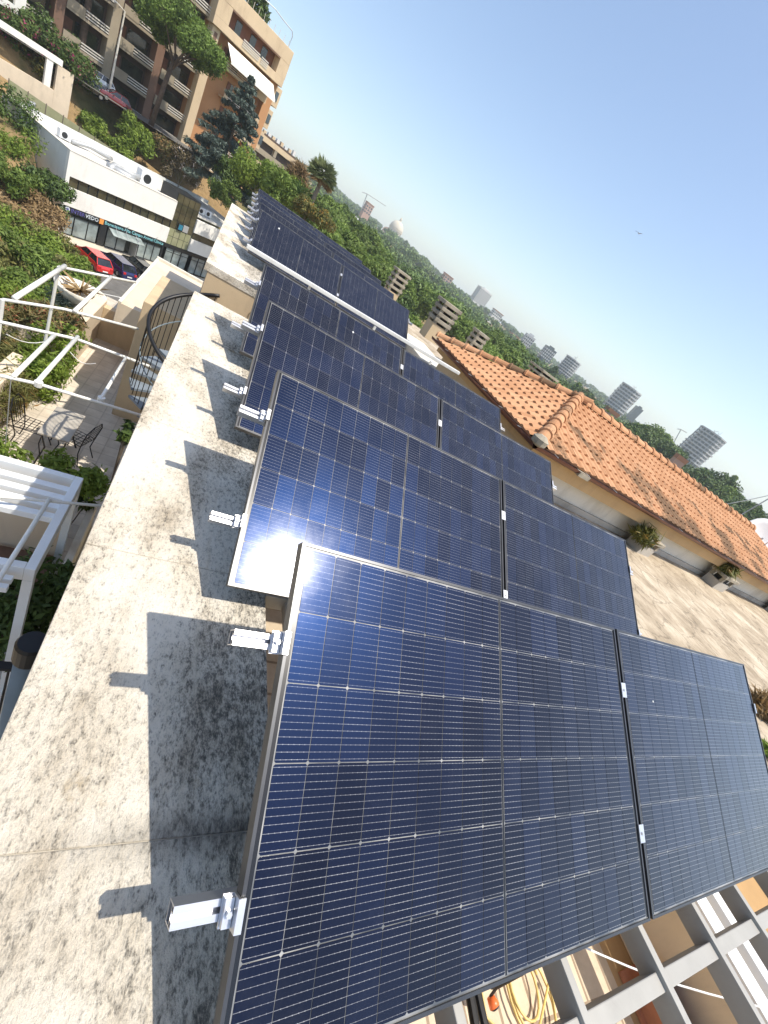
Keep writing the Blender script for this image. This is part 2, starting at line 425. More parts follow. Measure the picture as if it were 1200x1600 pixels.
M['white_wall'] = plain("white_rendered_wall", (0.80, 0.78, 0.72), 0.85, 0.03, 0.6, grime=(0.66, 0.63, 0.57))
M['side_wall'] = plain("cool_white_wall", (0.66, 0.67, 0.65), 0.85, 0.04, 0.5, grime=(0.5, 0.5, 0.47))
M['roof_felt'] = plain("pale_roof_membrane", (0.62, 0.60, 0.55), 0.85, 0.12, 0.5, grime=(0.42, 0.40, 0.35))
M['dark_panel'] = plain("black_cladding", (0.018, 0.020, 0.022), 0.4, 0.2, 2)
M['shop_glass'] = glass_dark("shop_glass", (0.30, 0.35, 0.34), 0.08, 0.9)
M['dark_glass'] = glass_dark("dark_glass", (0.045, 0.050, 0.035), 0.06, 1.1)
M['olive_glass'] = glass_dark("olive_mirror_glass", (0.085, 0.08, 0.045), 0.08, 0.8)
M['asphalt'] = plain("asphalt", (0.115, 0.11, 0.10), 0.9, 0.2, 1.4, bmp=0.3, grime=(0.2, 0.19, 0.17))
M['pavement'] = plain("pavement_slabs", (0.52, 0.47, 0.38), 0.9, 0.12, 1.2)
M['ochre_soil'] = plain("dry_ochre_soil", (0.36, 0.235, 0.11), 0.95, 0.25, 0.5, bmp=0.5, grime=(0.16, 0.14, 0.06))
M['yellow_paint'] = plain("yellow_road_paint", (0.65, 0.45, 0.12), 0.8, 0.15, 4)
M['line_paint'] = plain("white_road_paint", (0.65, 0.64, 0.60), 0.8, 0.1, 4)
M['bark'] = plain("pine_bark", (0.10, 0.068, 0.048), 0.95, 0.35, 3, bmp=0.6)
M['bark_grey'] = plain("grey_bark", (0.17, 0.14, 0.105), 0.95, 0.3, 3, bmp=0.5)
M['apt_cream'] = plain("apartment_cream", (0.62, 0.48, 0.31), 0.88, 0.06, 0.35, grime=(0.46, 0.34, 0.22))
M['apt_orange'] = plain("apartment_orange_render", (0.50, 0.26, 0.12), 0.88, 0.08, 0.4)
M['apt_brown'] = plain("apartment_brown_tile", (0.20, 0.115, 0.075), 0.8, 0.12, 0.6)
M['apt_tan'] = plain("apartment_tan_balcony", (0.33, 0.275, 0.195), 0.88, 0.1, 0.4, grime=(0.2, 0.17, 0.12))
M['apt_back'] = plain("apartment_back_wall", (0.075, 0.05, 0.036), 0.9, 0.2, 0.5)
M['shutter'] = plain("brown_shutter", (0.20, 0.085, 0.05), 0.7, 0.15, 2)
M['awning'] = plain("cream_awning", (0.80, 0.78, 0.70), 0.8, 0.03, 1)
M['railing'] = plain("pale_railing", (0.62, 0.58, 0.50), 0.6, 0.08, 2)
M['far_white'] = plain("far_white_wall", (0.66, 0.65, 0.62), 0.85, 0.05, 0.1)
M['far_pink'] = plain("far_pink_wall", (0.46, 0.30, 0.23), 0.85, 0.08, 0.1)
M['far_roof'] = plain("far_tile_roof", (0.34, 0.17, 0.10), 0.9, 0.12, 0.2)
M['far_slab'] = plain("far_floor_slab", (0.50, 0.50, 0.50), 0.8, 0.05, 0.1)
M['far_glass'] = glass_dark("far_glass", (0.06, 0.085, 0.10), 0.12, 0.1)
M['far_stone'] = plain("far_dome_stone", (0.60, 0.53, 0.41), 0.85, 0.08, 0.1)
M['car_red'] = plain("red_car_paint", (0.55, 0.02, 0.015), 0.25, 0.03, 2, coat=1.0)
M['car_darkred'] = plain("dark_red_car_paint", (0.14, 0.01, 0.012), 0.25, 0.03, 2, coat=1.0)
M['car_blue'] = plain("dark_blue_car_paint", (0.010, 0.014, 0.075), 0.25, 0.05, 2, coat=1.0)
M['car_black'] = plain("black_car_paint", (0.008, 0.008, 0.009), 0.25, 0.05, 2, coat=1.0)
M['car_silver'] = plain("silver_car_paint", (0.50, 0.51, 0.52), 0.3, 0.03, 2, coat=1.0, metal=0.5)
M['car_glass'] = glass_dark("car_glass", (0.02, 0.024, 0.028), 0.05)
M['tyre'] = plain("tyre_rubber", (0.012, 0.012, 0.012), 0.85, 0.2, 8)
M['rim'] = plain("wheel_rim", (0.5, 0.5, 0.52), 0.35, 0.05, 8, metal=0.8)
M['red_lens'] = plain("red_lens", (0.5, 0.02, 0.02), 0.2, 0.05, 8)
M['plate'] = plain("number_plate", (0.75, 0.75, 0.72), 0.5, 0.05, 8)
M['sign_blue'] = plain("sign_blue_letters", (0.11, 0.10, 0.33), 0.5, 0.04, 2)
M['sign_teal'] = plain("sign_teal_letters", (0.24, 0.58, 0.62), 0.5, 0.04, 2)
M['sign_pale'] = plain("sign_pale_letters", (0.62, 0.68, 0.72), 0.5, 0.04, 2)
M['sign_orange'] = plain("sign_orange_square", (0.80, 0.32, 0.07), 0.5, 0.04, 2)
M['sign_cyan'] = plain("sign_cyan_panel", (0.03, 0.22, 0.33), 0.4, 0.3, 1.0)
M['wood'] = plain("weathered_wood", (0.13, 0.075, 0.05), 0.85, 0.25, 6)
M['dish'] = plain("white_dish", (0.78, 0.78, 0.76), 0.5, 0.04, 3)
M['galv'] = plain("galvanised_metal", (0.45, 0.46, 0.46), 0.5, 0.12, 3, metal=0.4)
M['mesh_green'] = plain("green_mesh_fence", (0.27, 0.27, 0.15), 0.8, 0.12, 1.2, grime=(0.38, 0.35, 0.24))
M['leaf_pine'] = leaf_mat("stone_pine_needles", (0.075, 0.130, 0.022), (0.205, 0.300, 0.058), 0.3, 0.5)
M['leaf_forest'] = leaf_mat("forest_foliage", (0.095, 0.155, 0.028), (0.240, 0.330, 0.070), 0.32, 0.06)
M['leaf_far'] = leaf_mat("distant_foliage", (0.068, 0.115, 0.026), (0.160, 0.230, 0.058), 0.1, 0.02)
M['leaf_dark'] = leaf_mat("dark_evergreen", (0.042, 0.074, 0.018), (0.120, 0.185, 0.044), 0.15, 0.5)
M['leaf_cedar'] = leaf_mat("blue_cedar_needles", (0.040, 0.062, 0.050), (0.135, 0.175, 0.150), 0.1, 0.8)
M['leaf_bright'] = leaf_mat("bright_shrub_leaves", (0.120, 0.185, 0.028), (0.290, 0.390, 0.070), 0.4, 0.9)
M['leaf_olive'] = leaf_mat("dry_olive_shrub", (0.110, 0.125, 0.035), (0.270, 0.260, 0.090), 0.3, 0.7, tips=(0.30, 0.17, 0.06))
M['leaf_dry'] = leaf_mat("dry_brown_grass", (0.16, 0.105, 0.05), (0.38, 0.26, 0.13), 0.2, 0.8)
M['leaf_bougain'] = leaf_mat("bougainvillea", (0.045, 0.08, 0.02), (0.115, 0.175, 0.04), 0.25, 0.45, tips=(0.42, 0.05, 0.17))
M['leaf_white'] = leaf_mat("white_blossom_shrub", (0.105, 0.085, 0.045), (0.23, 0.18, 0.10), 0.2, 0.8, tips=(0.72, 0.62, 0.58))
M['leaf_red'] = leaf_mat("reddish_succulent", (0.10, 0.11, 0.04), (0.24, 0.19, 0.08), 0.2, 7.0, tips=(0.45, 0.12, 0.08))
M['leaf_orange'] = leaf_mat("orange_foliage", (0.09, 0.10, 0.03), (0.20, 0.19, 0.05), 0.25, 0.9, tips=(0.42, 0.22, 0.04))
M['leaf_palm'] = leaf_mat("palm_fronds", (0.10, 0.135, 0.055), (0.26, 0.295, 0.14), 0.25, 0.6)
# ------------------------------------------------------------------ the roof we stand on
SLAB = -0.72
XL, XR = -0.546, 0.212
def parapet(label, joints, x0, x1, base):
    t = thing("concrete_parapet", label, "parapet", ((x0 + x1) / 2, joints[0], base))
    cx, cy = (x0 + x1) / 2, joints[0]
    for a, b in zip(joints[:-1], joints[1:]):
        dz = random.uniform(-0.003, 0.002)
        s = MB().box(x0 - cx + random.uniform(-.003, .003), x1 - cx, a + 0.0015 - cy, b - 0.0015 - cy, SLAB - 0.11 - base, SLAB + dz - base)
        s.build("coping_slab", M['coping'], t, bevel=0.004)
    MB().box(x0 - cx + .05, x1 - cx - .04, 0.02, joints[-1] - cy - .02, 0, SLAB - 0.006 - base).build("mortar_bed", M['mortar'], t)
    MB().box(x0 - cx + .06, x1 - cx - .002, 0.01, joints[-1] - cy - .01, -0.5, SLAB - 0.112 - base).build("wall", M['beige'], t)
    return t
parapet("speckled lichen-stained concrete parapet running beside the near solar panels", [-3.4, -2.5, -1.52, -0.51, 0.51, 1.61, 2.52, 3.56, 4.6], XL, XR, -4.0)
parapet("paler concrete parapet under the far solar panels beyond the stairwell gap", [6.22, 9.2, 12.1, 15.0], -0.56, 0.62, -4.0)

# flat roof around and beyond
o = MB().box(3.62, 18, -0.42, 4.6, SLAB - 0.3, SLAB).build("flat_roof", M['screed']); struct(o)
o = MB().box(0.63, 18, 6.2, 15.0, SLAB - 0.3, SLAB - 0.004).build("flat_roof", M['screed']); struct(o)
o = MB().box(3.62, 18, 4.6, 6.2, SLAB - 0.3, SLAB - 0.008).build("flat_roof", M['screed']); struct(o)
o = MB().box(-0.5, 3.6, 4.62, 6.18, -4.2, -3.7).build("stairwell_floor", M['terrace']); struct(o)
o = tag(MB().box(0.214, 18, 6.21, 6.6, -4.0, SLAB - .32).build("stairwell_wall", M['beige']), "beige wall of the stairwell gap under the far roof", "wall")
o = tag(MB().box(3.64, 18, -0.40, 4.58, -3.7, SLAB - 0.302).build("house_wall", M['beige']), "beige house wall below the cement flat roof on the right", "wall")
o = tag(MB().box(4.3, 18, -0.62, -0.424, SLAB - .16, SLAB + .02).build("roof_kerb", M['pale'], bevel=.01), "pale kerb along the near edge of the cement roof at the right", "kerb")
o = tag(MB().box(0.214, 3.6, 4.4, 4.6, -3.7, SLAB - .05).build("cross_wall", M['beige']), "beige cross wall hidden behind the near panel rows", "wall")

# ------------------------------------------------------------------ solar panels
TH = math.radians(31.62); PL, PW = 1.722, 1.134
def tilt_frame(x, y, z): return (x, y - PW * math.cos(TH), z - PW * math.sin(TH))
fr = MB()
fr.box(0, PL, 0, 0.009, 0, 0.035); fr.box(0, PL, PW - 0.009, PW, 0, 0.035)
fr.box(0, 0.009, 0.0091, PW - 0.0091, 0, 0.0349); fr.box(PL - 0.009, PL, 0.0091, PW - 0.0091, 0, 0.0349)
fr.box(0.012, 0.035, 0.0121, PW - 0.0121, 0.0005, 0.002); fr.box(PL - 0.035, PL - 0.012, 0.0121, PW - 0.0121, 0.0005, 0.002)
fr.box(0.036, PL - 0.036, 0.0121, 0.035, 0.0005, 0.002); fr.box(0.036, PL - 0.036, PW - .035, PW - 0.0121, 0.0005, 0.002)
ME_frame = fr.mesh("frame"); ME_frame.materials.append(M['frame'])
ME_sheet = MB().box(0.0092, PL - 0.0092, 0.0092, PW - 0.0092, 0.027, 0.0310).mesh("laminate"); ME_sheet.materials.append(M['backsheet'])
CW, CH, GX, GY, CG = 0.0902, 0.1813, 0.0022, 0.0026, 0.013
MX = (PL - (18 * CW + 16 * GX + CG)) / 2; MY = (PW - (6 * CH + 5 * GY)) / 2
st = MB()
st.box(0.0, MX - .0134, 0.0124, PW - .0124, 0.0311, 0.0318)
ME_strip = st.mesh("border_strip"); ME_strip.materials.append(M['black_strip'])
ME_centre = MB().box(-.0035, .0035, 0.0124, PW - .0124, 0.0311, 0.0318).mesh("centre_strip"); ME_centre.materials.append(M['black_strip'])
def cell_poly(mb, cx, cy):
    a, b, c = CW / 2, CH / 2, 0.0042
    pts = [(-a + c, -b), (a - c, -b), (a, -b + c), (a, b - c), (a - c, b), (-a + c, b), (-a, b - c), (-a, -b + c)]
    mb.prism([(cx + x, cy + y) for x, y in pts], 0.0312, 0.0324)
spots = []
for i in range(18):
    cx = MX + CW / 2 + i * (CW + GX) + (CG - GX if i >= 9 else 0)
    for j in range(6): spots.append((cx, MY + CH / 2 + j * (CH + GY)))
mb = MB(); cell_poly(mb, 0, 0); ME_cell = mb.mesh("cell"); ME_cell.materials.append(M['cell'])
mb = MB(); [cell_poly(mb, *s) for s in spots]; ME_grid = mb.mesh("cell_grid"); ME_grid.materials.append(M['cell'])
ROWS = [(0.0, 0.0, 0.0), (-0.02, 1.282, 0.0), (-0.037, 2.608, 0.0), (-0.043, 3.969, 0.0),
        (-0.05, 8.72, 0.03), (-0.05, 10.15, 0.03), (-0.05, 11.55, 0.03), (-0.05, 12.93, 0.03), (-0.05, 14.35, 0.03)]
ORD = ["nearest", "second", "third", "fourth", "fifth", "sixth", "seventh", "eighth", "ninth and farthest"]
def panel(x, y, z, label, detail):
    t = thing("solar_panel", label, "solar panel", tilt_frame(x, y, z), rot=(TH, 0, 0), group="solar panels in tilted rows")
    link("frame", ME_frame, None, t); link("laminate", ME_sheet, None, t); link("border_strip", ME_strip, None, t, loc=(.0094, 0, 0)); link("border_strip", ME_strip, None, t, loc=(PL - MX + .004, 0, 0)); link("centre_strip", ME_centre, None, t, loc=(PL / 2, 0, 0))
    if detail:
        for s in spots: link("cell", ME_cell, None, t, loc=(s[0], s[1], 0))
    else: stuff(link("cell_grid", ME_grid, None, t))
    return t
rail_prof = MB()
for q in ((-.020, .020, -.044, -.0412), (-.020, -.0172, -.0411, -.001), (.0172, .020, -.0411, -.001), (-.0171, -.006, -.004, -.001), (.006, .0171, -.004, -.001), (-.0171, .0171, -.0185, -.016), (-.0085, -.006, -.0159, -.0041), (.006, .0085, -.0159, -.0041)):
    rail_prof.box(-0.128, 3.60, *q)
ME_rail = rail_prof.mesh("rail"); ME_rail.materials.append(M['alu'])
ec = MB(); ec.box(-0.030, -0.001, -0.030, 0.030, -0.0008, 0.005).box(-0.007, -0.001, -0.030, 0.030, 0.0051, 0.039).box(-0.007, 0.009, -0.030, 0.030, 0.0391, 0.043)
ec.box(-0.028, -0.008, -0.026, 0.026, 0.0052, 0.020); ec.lathe([(0.007, 0.020), (0.007, 0.030)], (-0.018, 0, 0), 6)
ME_end = ec.mesh("end_clamp"); ME_end.materials.append(M['alu'])
mc = MB(); mc.box(-0.019, 0.019, -0.032, 0.032, 0.0352, 0.0395).box(-0.006, 0.006, -0.028, 0.028, -0.0008, 0.0351).lathe([(0.006, 0.0396), (0.006, 0.044)], (0, 0, 0), 6)
ME_mid = mc.mesh("mid_clamp"); ME_mid.materials.append(M['alu'])
inv = Matrix.Rotation(-TH, 3, 'X')
for k, (x, y, z) in enumerate(ROWS):
    near = k < 4
    panel(x, y, z, "left panel of the %s solar panel row, beside the parapet" % ORD[k], near)
    panel(x + PL + 0.02, y, z, "right panel of the %s solar panel row, on the tiled roof side" % ORD[k], near)
    o0 = Vector(tilt_frame(x, y, z))
    f = thing("mounting_frame", "aluminium rails and legs carrying the %s solar panel row" % ORD[k], "mounting frame", o0, rot=(TH, 0, 0), group="panel mounting frames")
    for ry in (0.285, 0.848):
        link("rail", ME_rail, None, f, loc=(0, ry, -0.001))
        link("end_clamp", ME_end, None, f, loc=(0, ry, 0)); e2 = link("end_clamp", ME_end, None, f, loc=(2 * PL + .02, ry, 0)); e2.rotation_euler = (0, 0, math.pi)
        link("mid_clamp", ME_mid, None, f, loc=(PL + .01, ry, 0))
    zb = SLAB + .045 if k < 4 else SLAB + .03
    for lx in (0.345, 1.83, 3.42):
        L = lambda yy, zz: inv @ (Vector((0, y - PW * math.cos(TH) + yy, zz)) - Vector((0, o0.y, o0.z))) + Vector((lx - x, 0, 0))
        MB().bar(L(0.05, zb), L(1.0, zb), .04, .04).build("base_bar", M['alu'], f)
        hi = Vector((lx - x, 0.96, -0.066)); lo = Vector((lx - x, 0.10, -0.066))
        MB().bar(lo, hi, .04, .04).build("sloped_bar", M['alu'], f)
        w = Matrix.Rotation(TH, 3, 'X') @ hi
        MB().bar(L(w.y, zb + .021), hi - Vector((0, 0, .03)), .036, .036, up=(1, 0, 0)).build("rear_post", M['alu'], f)

def dropping(k, u, v, r, label, seed):
    x, y, z = ROWS[k]; g = random.Random(seed); o0 = tilt_frame(x, y, z)
    t = thing("bird_dropping", label, "dropping", o0, rot=(TH, 0, 0), group="bird droppings on the panels")
    poly = [(u + r * g.uniform(.6, 1.3) * math.cos(a), PW - v + r * g.uniform(.7, 1.6) * math.sin(a)) for a in np.linspace(0, 2 * math.pi, 11)[:-1]]
    MB().prism(poly, .0326, .0336).build("splash", M['plate'], t)
dropping(4, .38, .17, .016, "white bird dropping on the upper left of the fifth row panel", 1)
dropping(3, 1.05, .20, .010, "small white bird dropping on the fourth row panel", 2)
dropping(0, 2.02, .32, .004, "tiny dropping high on the right panel of the nearest row", 3)

# ------------------------------------------------------------------ steel pergola under the near rows
t = thing("steel_pergola", "grey painted steel beam grid under the near solar panels", "pergola", (1.9, 0, -0.8))
for bx in (0.345, 0.77, 1.30, 1.85, 2.37, 2.90, 3.44):
    MB().box(bx - .019 - 1.9, bx + .019 - 1.9, -3.4, 4.38, -0.0, 0.10).build("beam", M['steel'], t, bevel=.004)
for by in (-2.75, -1.15, 0.45, 2.05, 3.65):
    MB().box(0.214 - 1.9, 4.1 - 1.9, by - .028, by + .028, -.012, 0.082).build("cross_beam", M['steel'], t, bevel=.004)
MB().box(1.48, 2.2, -3.5, -3.4, -2.9, 0.08).build("post", M['steel'], t)

# white guard rail between the near and far rows
t = thing("guard_rail", "long white tube rail between the fourth and fifth panel rows", "rail", (1.6, 5.27, SLAB))
MB().bar((-1.80, -.06, .61), (1.80, .10, .66), .05, .05).build("top_rail", M['white_tube'], t, bevel=.006)
for px in (-.93, .12, 1.2):
    MB().bar((px, .01, -.6), (px, .02, .60), .03, .03, up=(0, 1, 0)).build("post", M['white_tube'], t)

# ------------------------------------------------------------------ terrace below, seen past the lower edge of the near row
o = MB().box(0.2, 5.55, -6, 4.4, -3.9, -3.7).build("terrace_floor", M['cotto']); struct(o)
o = MB().box(5.55, 20, -6, -0.42, -3.95, -3.704).build("terrace_floor", M['ochre']); struct(o)
def wall_y(name, label, cat, a, b, z0, z1, w, mat):
    A = on_z(*a, z1); B = on_z(*b, z1); x = (A.x + B.x) / 2
    return tag(MB().box(x - w / 2, x + w / 2, -6.0, -0.44, z0, z1).build(name, mat, bevel=.008), label, cat)
wall_y("terrace_coping_wall", "sunlit cream coping wall along the lower terrace edge", "wall", (1066, 1420), (1103, 1475), -3.7, -2.8, .22, M['cream'])
wall_y("terrace_kerb_wall", "rough brown low wall beside the cream terrace coping", "wall", (1043, 1440), (1075, 1490), -3.7, -3.1, .30, M['greyish'])
wall_y("drain_channel", "narrow black drain channel in the lower terrace floor", "drain", (1020, 1440), (1050, 1500), -3.70, -3.66, .14, M['black_rubber'])
for i, (a, b) in enumerate((((1100, 1410), (1120, 1445)), ((1122, 1398), (1150, 1440)))):
    A = on_z(*a, -2.3); B = on_z(*b, -2.3); x = (A.x + B.x) / 2
    tag(MB().box(x - .11, x + .11, -5.5, -0.5, -2.42, -2.30).build("white_board", M['white_alu'], bevel=.01),
        ["white lacquered board nearest the cream coping wall, lower right", "second white lacquered board, beside the ochre tub"][i], "board", "white boards over the ochre terrace")
A = on_z(1165, 1400, -3.0)
tag(MB().lathe([(.55, -3.7), (.78, -3.3), (.85, -2.95), (.80, -2.9), (.72, -3.0), (.4, -3.05)], (A.x + .3, A.y + .15, 0), 28).build("ochre_tub", M['ochre'], smooth=True), "large round ochre tub at the lower right terrace", "tub")
A = on_z(1100, 1590, -3.2)
t = thing("terracotta_planter", "square terracotta planter with dark inside on the lower terrace", "planter", (A.x, A.y, -3.7))
mb = MB(); s = .34
for q in ((-s, s, -s, -s + .07), (-s, s, s - .07, s), (-s, -s + .07, -s + .071, s - .071), (s - .07, s, -s + .071, s - .071)): mb.box(*q, 0, .5)
mb.build("wall", M['terracotta'], t); MB().box(-s + .07, s - .07, -s + .07, s - .07, 0.02, .12).build("soil", M['black_rubber'], t)
A = on_z(1065, 1590, -3.68)
tag(MB().box(A.x - .75, A.x + .1, A.y - .4, A.y + .5, -3.698, -3.66).build("terracotta_mat", M['terracotta']), "flat terracotta slab on the terrace beside the square planter", "slab")
# hose, plugs, cables
def hose_pts(c, loops, r, dz=0.012):
    pts = []
    for i in range(loops * 20 + 1):
        a = 2 * math.pi * i / 20; rr = r * (1 + .18 * math.sin(a * .37 + i * .013)); 
        pts.append(Vector((c.x + rr * .75 * math.cos(a) + .06 * math.sin(i * .11), c.y + rr * math.sin(a) + .05 * math.cos(i * .17), c.z + .02 + dz * i / 20 * 1.5)))
    return pts
A = on_z(818, 1545, -3.68)
pts = hose_pts(A, 3, .30)
B = on_z(760, 1590, -3.67); D = on_z(752, 1545, -3.67)
pts += [A + Vector((-.2, -.4, .02)), Vector((B.x + .35, B.y - .3, -3.67)), B, D, D + Vector((-.3, .5, 0))]
tag(MB().tube(pts, .012, 8).build("garden_hose", M['yellow_hose'], smooth=True), "coiled yellow garden hose lying on the terrace tiles", "hose")
def plug(a, b, label):
    A = on_z(*a, -3.45); B = on_z(*b, -3.45)
    t = thing("cable_connector", label, "connector", A, group="orange connectors hanging below the panel edge")
    d = B - A
    MB().tube([Vector((0, 0, 0)), d * .5, d], .035, 10, .05).build("plug_body", M['orange'], t, smooth=True)
    MB().tube([d, d * 1.25], .05, 10, .03).build("plug_tip", M['black_rubber'], t, smooth=True)
    MB().tube([Vector((0, 0, 0)), d * -.6 + Vector((0, 0, .12)), d * -1.2 + Vector((0, 0, .5))], .012, 6).build("lead", M['black_rubber'], t)
plug((766, 1557), (773, 1573), "lower orange cable connector below the near panel edge")
plug((769, 1528), (771, 1542), "upper orange cable connector close under the near panel edge")
A = on_z(733, 1548, -.86); B = on_z(742, 1600, -.86)
tag(MB().tube([A + Vector((0, 1.0, .03)), A, B, B + Vector((0.03, -.6, 0))], .016, 8).tube([A + Vector((.03, 1.0, .03)), A + Vector((.035, 0, 0)), B + Vector((.04, 0, 0)), B + Vector((.08, -.6, 0))], .014, 8).build("cable_pair", M['black_rubber']), "pair of black cables running under the near panel", "cable")
A = on_z(922, 1484, -1.6); B = on_z(1200, 1576, -1.6)
mid = [A.lerp(B, s) - Vector((0, 0, .08 * math.sin(math.pi * s))) for s in np.linspace(-.4, 1.3, 12)]
tag(MB().tube(mid, .006, 6).build("clothes_line", M['cord']), "taut white cord crossing under the steel beams at lower right", "cord")

# ------------------------------------------------------------------ tiled house
EX, EY0, EY1, EZ, HALF, SLP = 3.74, 3.26, 7.46, 0.02, 2.1, 0.315
AX, AY, AZ = EX + HALF, EY0 + HALF, EZ + HALF * SLP
XE = 19.0
sa = math.atan(SLP); ca, sn = math.cos(sa), math.sin(sa)
t = house = thing("tiled_house", "low house with terracotta tiled hip roof and brown gutter", "house", (EX, EY0, SLAB))
def rel(*p): return (p[0] - EX, p[1] - EY0, p[2] - SLAB)
mb = MB()
d = .012
mb.quad(rel(EX, EY0, EZ - d), rel(XE, EY0, EZ - d), rel(XE, AY, AZ - d), rel(AX, AY, AZ - d))
mb.quad(rel(EX, EY1, EZ - d), rel(EX, EY0, EZ - d), rel(AX, AY, AZ - d))
mb.quad(rel(XE, EY1, EZ - d), rel(EX, EY1, EZ - d), rel(AX, AY, AZ - d), rel(XE, AY, AZ - d))
mb.build("roof_deck", M['under'], t)
mb = MB(); mb.box(3.95 - EX, XE - EX, .34, EY1 - EY0 - .3, 0.001, EZ - SLAB - .03); mb.build("wall", M['pale'], t)
MB().box(3.944 - EX, 3.949 - EX, .35, EY1 - EY0 - .31, 0.002, EZ - SLAB - .16).build("side_wall", M['beige'], t)
MB().box(.10, XE - EX, .10, .16, EZ - SLAB - .31, EZ - SLAB - .03).build("fascia", M['fascia'], t)
MB().box(.10, .16, .161, EY1 - EY0 - .1, EZ - SLAB - .20, EZ - SLAB - .03).build("fascia", M['fascia'], t)
MB().box(.161, XE - EX, .161, .345, EZ - SLAB - .10, EZ - SLAB - .04).build("soffit", M['fascia'], t)
MB().box(.161, .21, .346, EY1 - EY0 - .2, EZ - SLAB - .10, EZ - SLAB - .04).build("soffit", M['fascia'], t)
MB().box(0.4, XE - EX, .29, .339, 0.001, 0.10).build("skirting", M['greyish'], t)
def half_pipe(a, b, r, side):
    a = Vector(a); b = Vector(b); mb = MB(); n = 8
    def ring(p, rr): return [p + side * (rr * math.cos(math.pi + math.pi * k / n)) + Vector((0, 0, rr * math.sin(math.pi + math.pi * k / n))) for k in range(n + 1)]
    A, B, A2, B2 = ring(a, r), ring(b, r), ring(a, r - .006), ring(b, r - .006)
    for k in range(n):
        mb.quad(A[k], B[k], B[k + 1], A[k + 1]); mb.quad(A2[k + 1], B2[k + 1], B2[k], A2[k])
    mb.quad(A[0], A2[0], B2[0], B[0]); mb.quad(A2[n], A[n], B[n], B2[n])
    return mb
half_pipe(rel(EX - .06, EY0 - .05, EZ - .02), rel(XE, EY0 - .05, EZ - .02), .065, Vector((0, 1, 0))).build("gutter", M['copper'], t)
half_pipe(rel(EX - .05, EY0 - .06, EZ - .02), rel(EX - .05, EY1, EZ - .02), .065, Vector((1, 0, 0))).build("gutter", M['copper'], t)
for i in range(20):
    gx = EX + .35 + i * .75
    if gx < XE - .5: MB().box(gx - EX - .008, gx - EX + .008, -.125, .06, EZ - SLAB - .017, EZ - SLAB - .012).build("gutter_bracket", M['galv'], t)
for i in range(7): MB().box(-.125, .06, .4 + i * .6 - .008, .4 + i * .6 + .008, EZ - SLAB - .017, EZ - SLAB - .012).build("gutter_bracket", M['galv'], t)
MB().box(.9, 1.15, -.13, .1, EZ - SLAB - .09, EZ - SLAB - .025).build("gutter_box", M['vent_concrete'], t)
# single interlocking tiles
TW, TX = 0.172, 0.212
prof = [(0, .003), (.018, .0), (.052, .0), (.069, .011), (.090, .020), (.112, .020), (.134, .011), (.153, .003), (.172, .002)]
def tile_mesh():
    mb = MB(); n = len(prof); L = TX + .045
    for (y, dz) in ((0, .020), (L, .003)): mb.v += [(x - TW / 2, y, z + dz) for x, z in prof]
    mb.v += [(x - TW / 2, .001, -.006) for x, z in prof]
    for i in range(n - 1):
        mb.f.append((i, i + 1, n + i + 1, n + i)); mb.f.append((2 * n + i, 2 * n + i + 1, i + 1, i))
    return mb
tm = tile_mesh(); ME_tile = tm.mesh("roof_tile"); ME_tile.materials.append(M['tile'])
ME_tile2 = tm.mesh("roof_tile"); ME_tile2.materials.append(M['tile_dirty'])
tiles = []
for c_ in range(11):
    s0 = c_ * TX - .04
    off = (c_ % 2) * TW / 2
    run = c_ * TX * ca + .04                    # plan distance from the eave
    u = EX + run + .02 + TW / 2 + off
    u = EX + math.ceil((run - off) / TW) * TW + off + TW / 2
    while u < XE - .2:
        tiles.append((Vector((u, EY0 + s0 * ca, EZ + s0 * sn)), 'S', c_)); u += TW
    n_ = math.ceil((run - off) / TW); v = EY0 + n_ * TW + off + TW / 2
    while v < EY1 - run - TW / 2 + .05:
        tiles.append((Vector((EX + s0 * ca, v, EZ + s0 * sn)), 'W', c_)); v += TW
tiles.sort(key=lambda q: (q[0] - Vector(CAM)).length)
RS = Matrix(((1, 0, 0), (0, ca, -sn), (0, sn, ca))); RW = Matrix(((0, ca, -sn), (-1, 0, 0), (0, sn, ca)))
rest = {0: MB(), 1: MB()}
for i, (p, face, c_) in enumerate(tiles):
    R3 = RS if face == 'S' else RW
    R3 = R3 @ Matrix.Rotation(random.uniform(-.018, .018), 3, 'Z')
    p = Vector(rel(*p)) + Vector((0, 0, random.uniform(0, .005)))
    dirty = face == 'S' and (c_ < 4 or (c_ < 6 and random.random() < .4))
    if i < 296:
        o = link("roof_tile", ME_tile2 if dirty else ME_tile, None, t)
        o.matrix_local = Matrix.Translation(p) @ R3.to_4x4()
    else:
        b_ = rest[1 if dirty else 0]; k0 = len(b_.v)
        b_.v += [tuple(p + R3 @ Vector(v)) for v in tm.v]; b_.f += [tuple(k0 + q for q in f) for f in tm.f]
stuff(rest[0].build("far_roof_tiles", M['tile'], t)); stuff(rest[1].build("far_stained_roof_tiles", M['tile_dirty'], t))
def ridge_mesh():
    mb = MB(); n = 8
    for (y, r) in ((0, .105), (.04, .118), (.055, .098), (.40, .082)):
        mb.v += [(r * math.cos(math.pi * k / n), y, r * .95 * math.sin(math.pi * k / n) - .03) for k in range(n + 1)]
    for j in range(3):
        for k in range(n):
            a = j * (n + 1) + k; mb.f.append((a, a + 1, a + n + 2, a + n + 1))
    mb.f.append(tuple(range(n + 1)))
    return mb
ME_ridge = ridge_mesh().mesh("ridge_tile"); ME_ridge.materials.append(M['tile'])
ME_ridge2 = ridge_mesh().mesh("ridge_tile"); ME_ridge2.materials.append(M['tile_dirty'])
